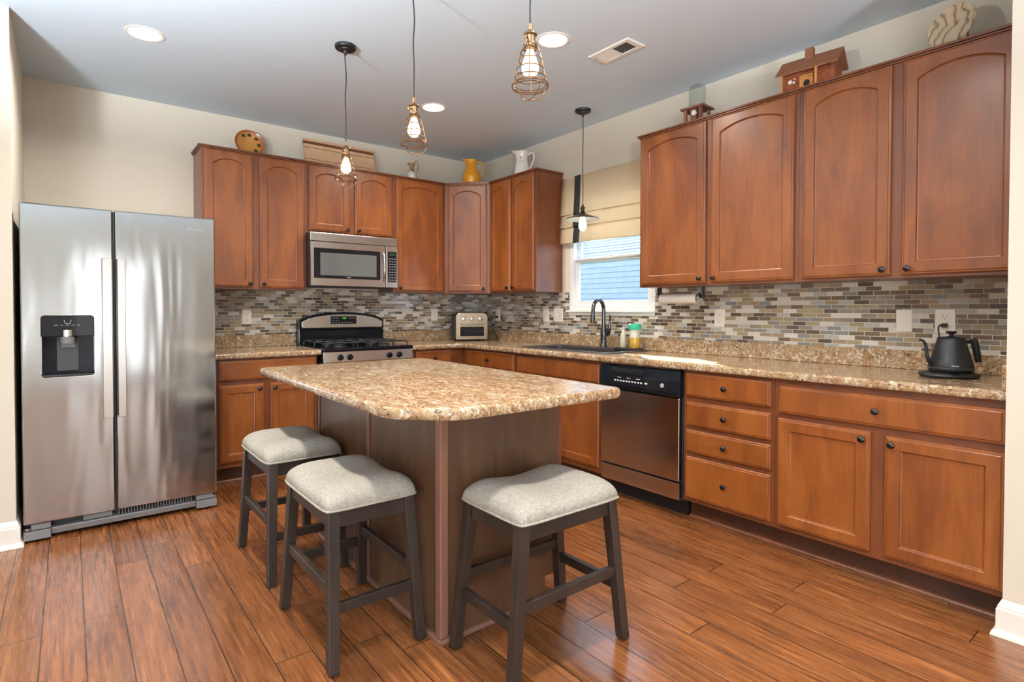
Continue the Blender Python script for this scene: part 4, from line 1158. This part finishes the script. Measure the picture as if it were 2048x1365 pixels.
# pitchers
def pitcher(t, prof, m, hand, hr, spout=.02, spoutdir=PI):
    n = 32; bm = bmesh.new(); rings = []
    hmax = prof[-1][1]
    full = prof+[(r-.005, z) for r, z in prof[::-1][:-1]]+[(.001, prof[0][1]+.006)]
    for i, (r, z) in enumerate(full):
        ring = []
        for j in range(n):
            a = 2*PI*j/n
            k_ = max(0, (z-hmax*.82)/(hmax*.18))
            ex = spout*k_*max(0, math.cos(a-spoutdir))**6
            ring.append(((r+ex)*math.cos(a), (r+ex)*math.sin(a), z+(ex*.35 if k_ > 0 else 0)))
        rings.append(ring)
    loft(bm, rings, True, True); obj('jug', bm, m, t, smooth=True)
    bm = bmesh.new(); tube(bm, hand, hr, 10); obj('handle', bm, m, t, smooth=True)
yp = thing('yellow_pitcher', 'glossy yellow pitcher on the corner wall cabinet', 'pitcher', (-.385, -.42, ZT), -YAW)
pitcher(yp, [(.060, 0), (.080, .008), (.087, .045), (.086, .08), (.074, .120), (.058, .150), (.052, .170), (.053, .200), (.056, .220), (.057, .227)], YEL,
        [(.050, 0, .200), (.080, 0, .212), (.108, 0, .200), (.124, 0, .168), (.124, 0, .12), (.108, 0, .08), (.082, 0, .06)], .007, .028)
wp = thing('white_pitcher', 'white ceramic pitcher with a small dark sketch, on the cabinet left of the window', 'pitcher', (-.215, -.965, ZT), -YAW)
pitcher(wp, [(.066, 0), (.072, .008), (.070, .05), (.062, .09), (.055, .125), (.053, .15), (.057, .18), (.064, .20), (.068, .212)], CERAM,
        [(.060, 0, .185), (.075, 0, .205), (.098, 0, .208), (.112, 0, .185), (.108, 0, .145), (.090, 0, .105), (.072, 0, .072), (.066, 0, .06)], .008, .03)
bm = bmesh.new(); lathe(bm, [(.001, -.0015), (.007, -.0008), (.001, .0008)], (-.014, -.0590, .150), 12, 'y', .5, 1.2); tube(bm, [(-.022, -.0595, .118), (-.010, -.0605, .126), (.004, -.0612, .122), (.014, -.0595, .114)], .0009, 6)
obj('painted_sketch', bm, INKD, wp)
cr = thing('small_cruet', 'small two-tone ceramic cruet with a looped handle, right of the cutting board', 'cruet', (-.905, -.20, ZT), -YAW+.3)
kcr = N('drip_glaze'); t_ = kcr.n('ShaderNodeTexCoord'); s_ = kcr.n('ShaderNodeSeparateXYZ'); kcr.l(t_.outputs['Object'], s_.inputs[0])
zz = kcr.math('ADD', s_.outputs[2], kcr.math('MULTIPLY', kcr.noise(kcr.coords(), 40, 2), .05))
kcr.set(Base_Color=kcr.ramp(kcr.math('MULTIPLY', zz, 5.), [(.50, rgb(230, 226, 214)), (.58, rgb(150, 116, 66))]), Roughness=.15, Coat_Weight=.5)
pitcher(cr, [(.036, 0), (.042, .006), (.044, .03), (.042, .055), (.032, .080), (.020, .100), (.017, .120), (.022, .145), (.027, .156)], kcr.m,
        [(.020, 0, .140), (.028, 0, .175), (.045, 0, .190), (.060, 0, .175), (.062, 0, .14), (.054, 0, .10), (.042, 0, .068)], .0045, .018)
# inverted jar bird feeder
jf = thing('jar_bird_feeder', 'glass jar upside down on a small wooden feeder house', 'bird feeder', (-.215, -2.735, ZT), .06)
BARK = make_wood('aged_cedar', rgb(134, 92, 70), rgb(150, 106, 82), rgb(108, 72, 54), .7, 0)
bm = bmesh.new()
for px in (-.052, .052):
    for py in (-.052, .052): box(bm, px-.009, px+.009, py-.009, py+.009, .008, .090)
obj('posts', bm, BARK, jf)
obj('tray', B((-.066, .066, -.07, .07, 0, .008)), BARK, jf)
obj('roof_board', B((-.072, .072, -.080, .080, .0905, .103)), BARK, jf, .002)
bm = bmesh.new(); lathe(bm, [(.016, -.062), (.016, -.050)], (0, -.01, .060), 16, 'x'); obj('entry_ring', bm, CERAM, jf, smooth=True)
obj('center_block', B((-.048, .03, -.022, .022, .0085, .09)), BARK, jf)
bm = bmesh.new(); lathe(bm, [(.040, .1035), (.043, .110), (.050, .118), (.052, .13), (.052, .225), (.048, .242), (.036, .250), (.001, .251)], n=32)
o = obj('jar', bm, JARG, jf, smooth=True)
# log cabin birdhouse
bh = thing('log_cabin_birdhouse', 'reddish wooden log cabin birdhouse with a chimney, on the right wall cabinets', 'birdhouse', (-.190, -3.425, ZT), RW+.10)
bh.scale = (.84, .84, .92)
LOG = make_wood('stained_logs', rgb(158, 86, 50), rgb(172, 98, 58), rgb(132, 70, 40), .5, .1, (.3, 1, 1))
SHK = make_wood('shake_roof', rgb(134, 86, 58), rgb(146, 96, 66), rgb(116, 74, 50), .7, 0)
PLK = make_wood('porch_plank', rgb(206, 142, 76), rgb(216, 152, 84), rgb(190, 128, 66), .5, 0, (.3, 1, 1))
obj('floor_board', B((-.165, .165, -.115, .085, 0, .008)), PLK, bh)
bm = bmesh.new(); box(bm, -.138, .138, -.045, .075, .0085, .128)
for i in range(9):
    z = .016+i*.0135
    tube(bm, [(-.155, -.048, z), (.155, -.048, z)], .0075, 8)
    tube(bm, [(-.155, .075, z), (.155, .075, z)], .0075, 8)
    tube(bm, [(-.141, -.062, z+.006), (-.141, .09, z+.006)], .0075, 8)
    tube(bm, [(.141, -.062, z+.006), (.141, .09, z+.006)], .0075, 8)
obj('log_walls', bm, LOG, bh)
bm = bmesh.new()
loft(bm, [[(x, -.050, .128), (x, .080, .128), (x, .015, .205)] for x in (-.138, .138)]); obj('gable', bm, LOG, bh)
bm = bmesh.new()
loft(bm, [[(x, -.112, .108), (x, -.112, .115), (x, .015, .226), (x, .015, .216)] for x in (-.185, .185)])
loft(bm, [[(x, .0151, .216), (x, .0151, .226), (x, .115, .126), (x, .115, .118)] for x in (-.185, .185)])
obj('roof', bm, SHK, bh)
obj('chimney', B((-.030, .020, -.030, .008, .190, .262)), SHK, bh, .002)
obj('porch_post', B((-.150, -.140, -.110, -.100, .0085, .115)), PLK, bh)
obj('porch_post', B((.055, .067, -.110, -.098, .0085, .115)), PLK, bh)
obj('door_trim', B((-.050, -.036, -.062, -.057, .0085, .098), (.016, .030, -.062, -.057, .0085, .098), (-.036, .016, -.062, -.057, .086, .098), (-.036, .016, -.0575, -.0555, .0085, .086)), PLK, bh)
bm = bmesh.new(); lathe(bm, [(.020, -.0578), (.020, -.0585)], (-.008, 0, .048), 20, 'y'); obj('entry_hole', bm, BLACKM, bh)
bm = bmesh.new(); lathe(bm, [(.013, -.063), (.013, -.057)], (-.108, 0, .075), 16, 'y'); lathe(bm, [(.008, -.063), (.008, -.057)], (-.085, 0, .068), 16, 'y'); lathe(bm, [(.005, -.063), (.005, -.057)], (-.080, 0, .088), 12, 'y'); obj('white_buttons', bm, CERAM, bh)
# marbled plate on a stand
mp_ = thing('marbled_platter', 'cream oval platter with dark swirls standing at the far right cabinet top', 'plate', (-.225, -4.055, ZT), RW-.25)
kmp = N('marbled_glaze'); vv = kmp.coords((1, 1, 1)); wv_ = kmp.n('ShaderNodeTexWave'); wv_.inputs['Scale'].default_value = 7; wv_.inputs['Distortion'].default_value = 12; wv_.inputs['Detail'].default_value = 3; wv_.inputs['Detail Scale'].default_value = 1.2
kmp.l(vv, wv_.inputs['Vector'])
kmp.set(Base_Color=kmp.ramp(wv_.outputs[0], [(.0, rgb(130, 106, 82)), (.08, rgb(160, 136, 110)), (.22, rgb(190, 170, 140)), (1, rgb(204, 186, 156))]), Roughness=.2, Coat_Weight=.4)
bm = bmesh.new()
rings = []
for r, y in ((.001, .004), (.072, .004), (.096, -.008), (.101, -.010), (.102, -.006), (.086, .008), (.072, .012), (.001, .012)):
    rings.append([((r*(1+.012*math.sin(11*2*PI*i/66)))*.95*math.cos(2*PI*i/66), y, (r*(1+.012*math.sin(11*2*PI*i/66)))*1.0*math.sin(2*PI*i/66)) for i in range(66)])
loft(bm, rings)
o = obj('dish', bm, kmp.m, mp_, smooth=True); o.location = (0, 0, .103); o.rotation_euler = (-.22, 0, 0)
bm = bmesh.new()
for sx_ in (-.05, .05): tube(bm, [(sx_, -.045, .022), (sx_, -.045, .004), (sx_, .03, .004), (sx_*.5, .07, .12)], .003, 6)
obj('stand', bm, BLACKM, mp_)

# ------------------------------------------------------------------ stools
def leg_mesh(tx, ty, bx, by, wt=.036):
    bm = bmesh.new()
    h = wt/2
    r = lambda cx_, cy_, z, k_: [(cx_-k_, cy_-k_, z), (cx_+k_, cy_-k_, z), (cx_+k_, cy_+k_, z), (cx_-k_, cy_+k_, z)]
    loft(bm, [r(bx, by, .004, h*1.0), r(bx+(tx-bx)*.5, by+(ty-by)*.5, .267, h*1.05), r(tx, ty, .530, h*1.15)])
    return bm
def rail(p, q, w_, h_):
    p, q = Vector(p), Vector(q); d = (q-p).normalized(); s = d.cross(Vector((0, 0, 1))).normalized()*w_/2
    u = Vector((0, 0, h_/2))
    bm = bmesh.new()
    loft(bm, [[tuple(c_+s*a+u*b) for a, b in ((-1, -1), (1, -1), (1, 1), (-1, 1))] for c_ in (p, q)])
    return bm
def make_stool():
    t = thing('counter_stool', '', 'stool')
    # long axis along local y
    tx, ty, bx, by = .143, .205, .165, .262
    for sx_ in (-1, 1):
        for sy_ in (-1, 1):
            lg = obj('leg', leg_mesh(sx_*tx, sy_*ty, sx_*bx, sy_*by), STOOLW, t, .002)
            obj('foot_glide', B((sx_*bx-.012, sx_*bx+.012, sy_*by-.012, sy_*by+.012, .0005, .0042)), BLACKM, lg)
    def at(z):
        k_ = z/.53; return bx+(tx-bx)*k_, by+(ty-by)*k_
    for sx_ in (-1, 1):
        ax, ay = at(.49); obj('apron', rail((sx_*ax, -ay+.018, .500), (sx_*ax, ay-.018, .500), .022, .058), STOOLW, t, .002)
        ax, ay = at(.262); obj('stretcher', rail((sx_*ax, -ay+.017, .262), (sx_*ax, ay-.017, .262), .022, .036), STOOLW, t, .002)
    for sy_ in (-1, 1):
        ax, ay = at(.49); obj('apron', rail((-ax+.018, sy_*ay, .500), (ax-.018, sy_*ay, .500), .022, .058), STOOLW, t, .002)
        ax, ay = at(.205); obj('stretcher', rail((-ax+.017, sy_*ay, .205), (ax-.017, sy_*ay, .205), .022, .036), STOOLW, t, .002)
    # saddle cushion
    hx, hy, zb = .176, .236, .532
    bm = bmesh.new(); nx, ny = 22, 30
    def P(i, j):
        s = -1+2*i/nx; q = -1+2*j/ny
        s = math.sin(s*PI/2); q = math.sin(q*PI/2)
        # rounded plan corners
        sx_ = hx*s*math.sqrt(1-.10*q**8); qy = hy*q*math.sqrt(1-.07*s**8)
        edge = (max(0, 1-abs(s)**4.5)**.42)*(max(0, 1-abs(q)**5.5)**.42)
        Ht = .058+.022*(1-math.cos(min(1, abs(q)/.85)*PI))/2 - .010*max(0, abs(q)-.7)
        grow = 1+.03*edge*(1-edge)*4
        return (sx_*grow, qy*grow, zb+.003+Ht*edge)
    V = [[bm.verts.new(P(i, j)) for j in range(ny+1)] for i in range(nx+1)]
    for i in range(nx):
        for j in range(ny): bm.faces.new((V[i][j], V[i+1][j], V[i+1][j+1], V[i][j+1]))
    edge_loop = [V[i][0] for i in range(nx+1)]+[V[nx][j] for j in range(1, ny+1)]+[V[i][ny] for i in range(nx-1, -1, -1)]+[V[0][j] for j in range(ny-1, 0, -1)]
    low = [bm.verts.new((v.co.x*.99, v.co.y*.99, zb-.001)) for v in edge_loop]
    m = len(edge_loop)
    for i in range(m): bm.faces.new((edge_loop[i], edge_loop[(i+1) % m], low[(i+1) % m], low[i]))
    bm.faces.new(low)
    pts = [(v.co.x*1.008, v.co.y*1.006, zb+.003) for v in edge_loop]
    seat = obj('seat', bm, SEATF, t, smooth=True)
    bm = bmesh.new(); keep = [pts[0]]
    for p in pts[1:]:
        if (Vector(p)-Vector(keep[-1])).length > .004: keep.append(p)
    tube(bm, keep, .0042, 8, True)
    obj('piping', bm, SEATF, seat, smooth=True)
    return t
def dup(root, loc, rotz, label):
    r = root.copy(); C.objects.link(r); r.location = loc; r.rotation_euler = (0, 0, rotz); r['label'] = label
    for ch in list(root.children):
        c_ = ch.copy(); C.objects.link(c_); c_.parent = r
        for g in ch.children:
            d_ = g.copy(); C.objects.link(d_); d_.parent = c_
    return r
st = make_stool(); st['group'] = 'stools at the island'
st.location = (-2.585, -2.772, 0); st['label'] = 'front left grey upholstered stool with dark splayed legs, beside the island corner'
dup(st, (-2.578, -2.030, 0), 0, 'rear grey upholstered stool at the left side of the island, nearest the refrigerator')
dup(st, (-2.083, -3.324, 0), PI/2, 'grey upholstered stool on the right, at the front end of the island')
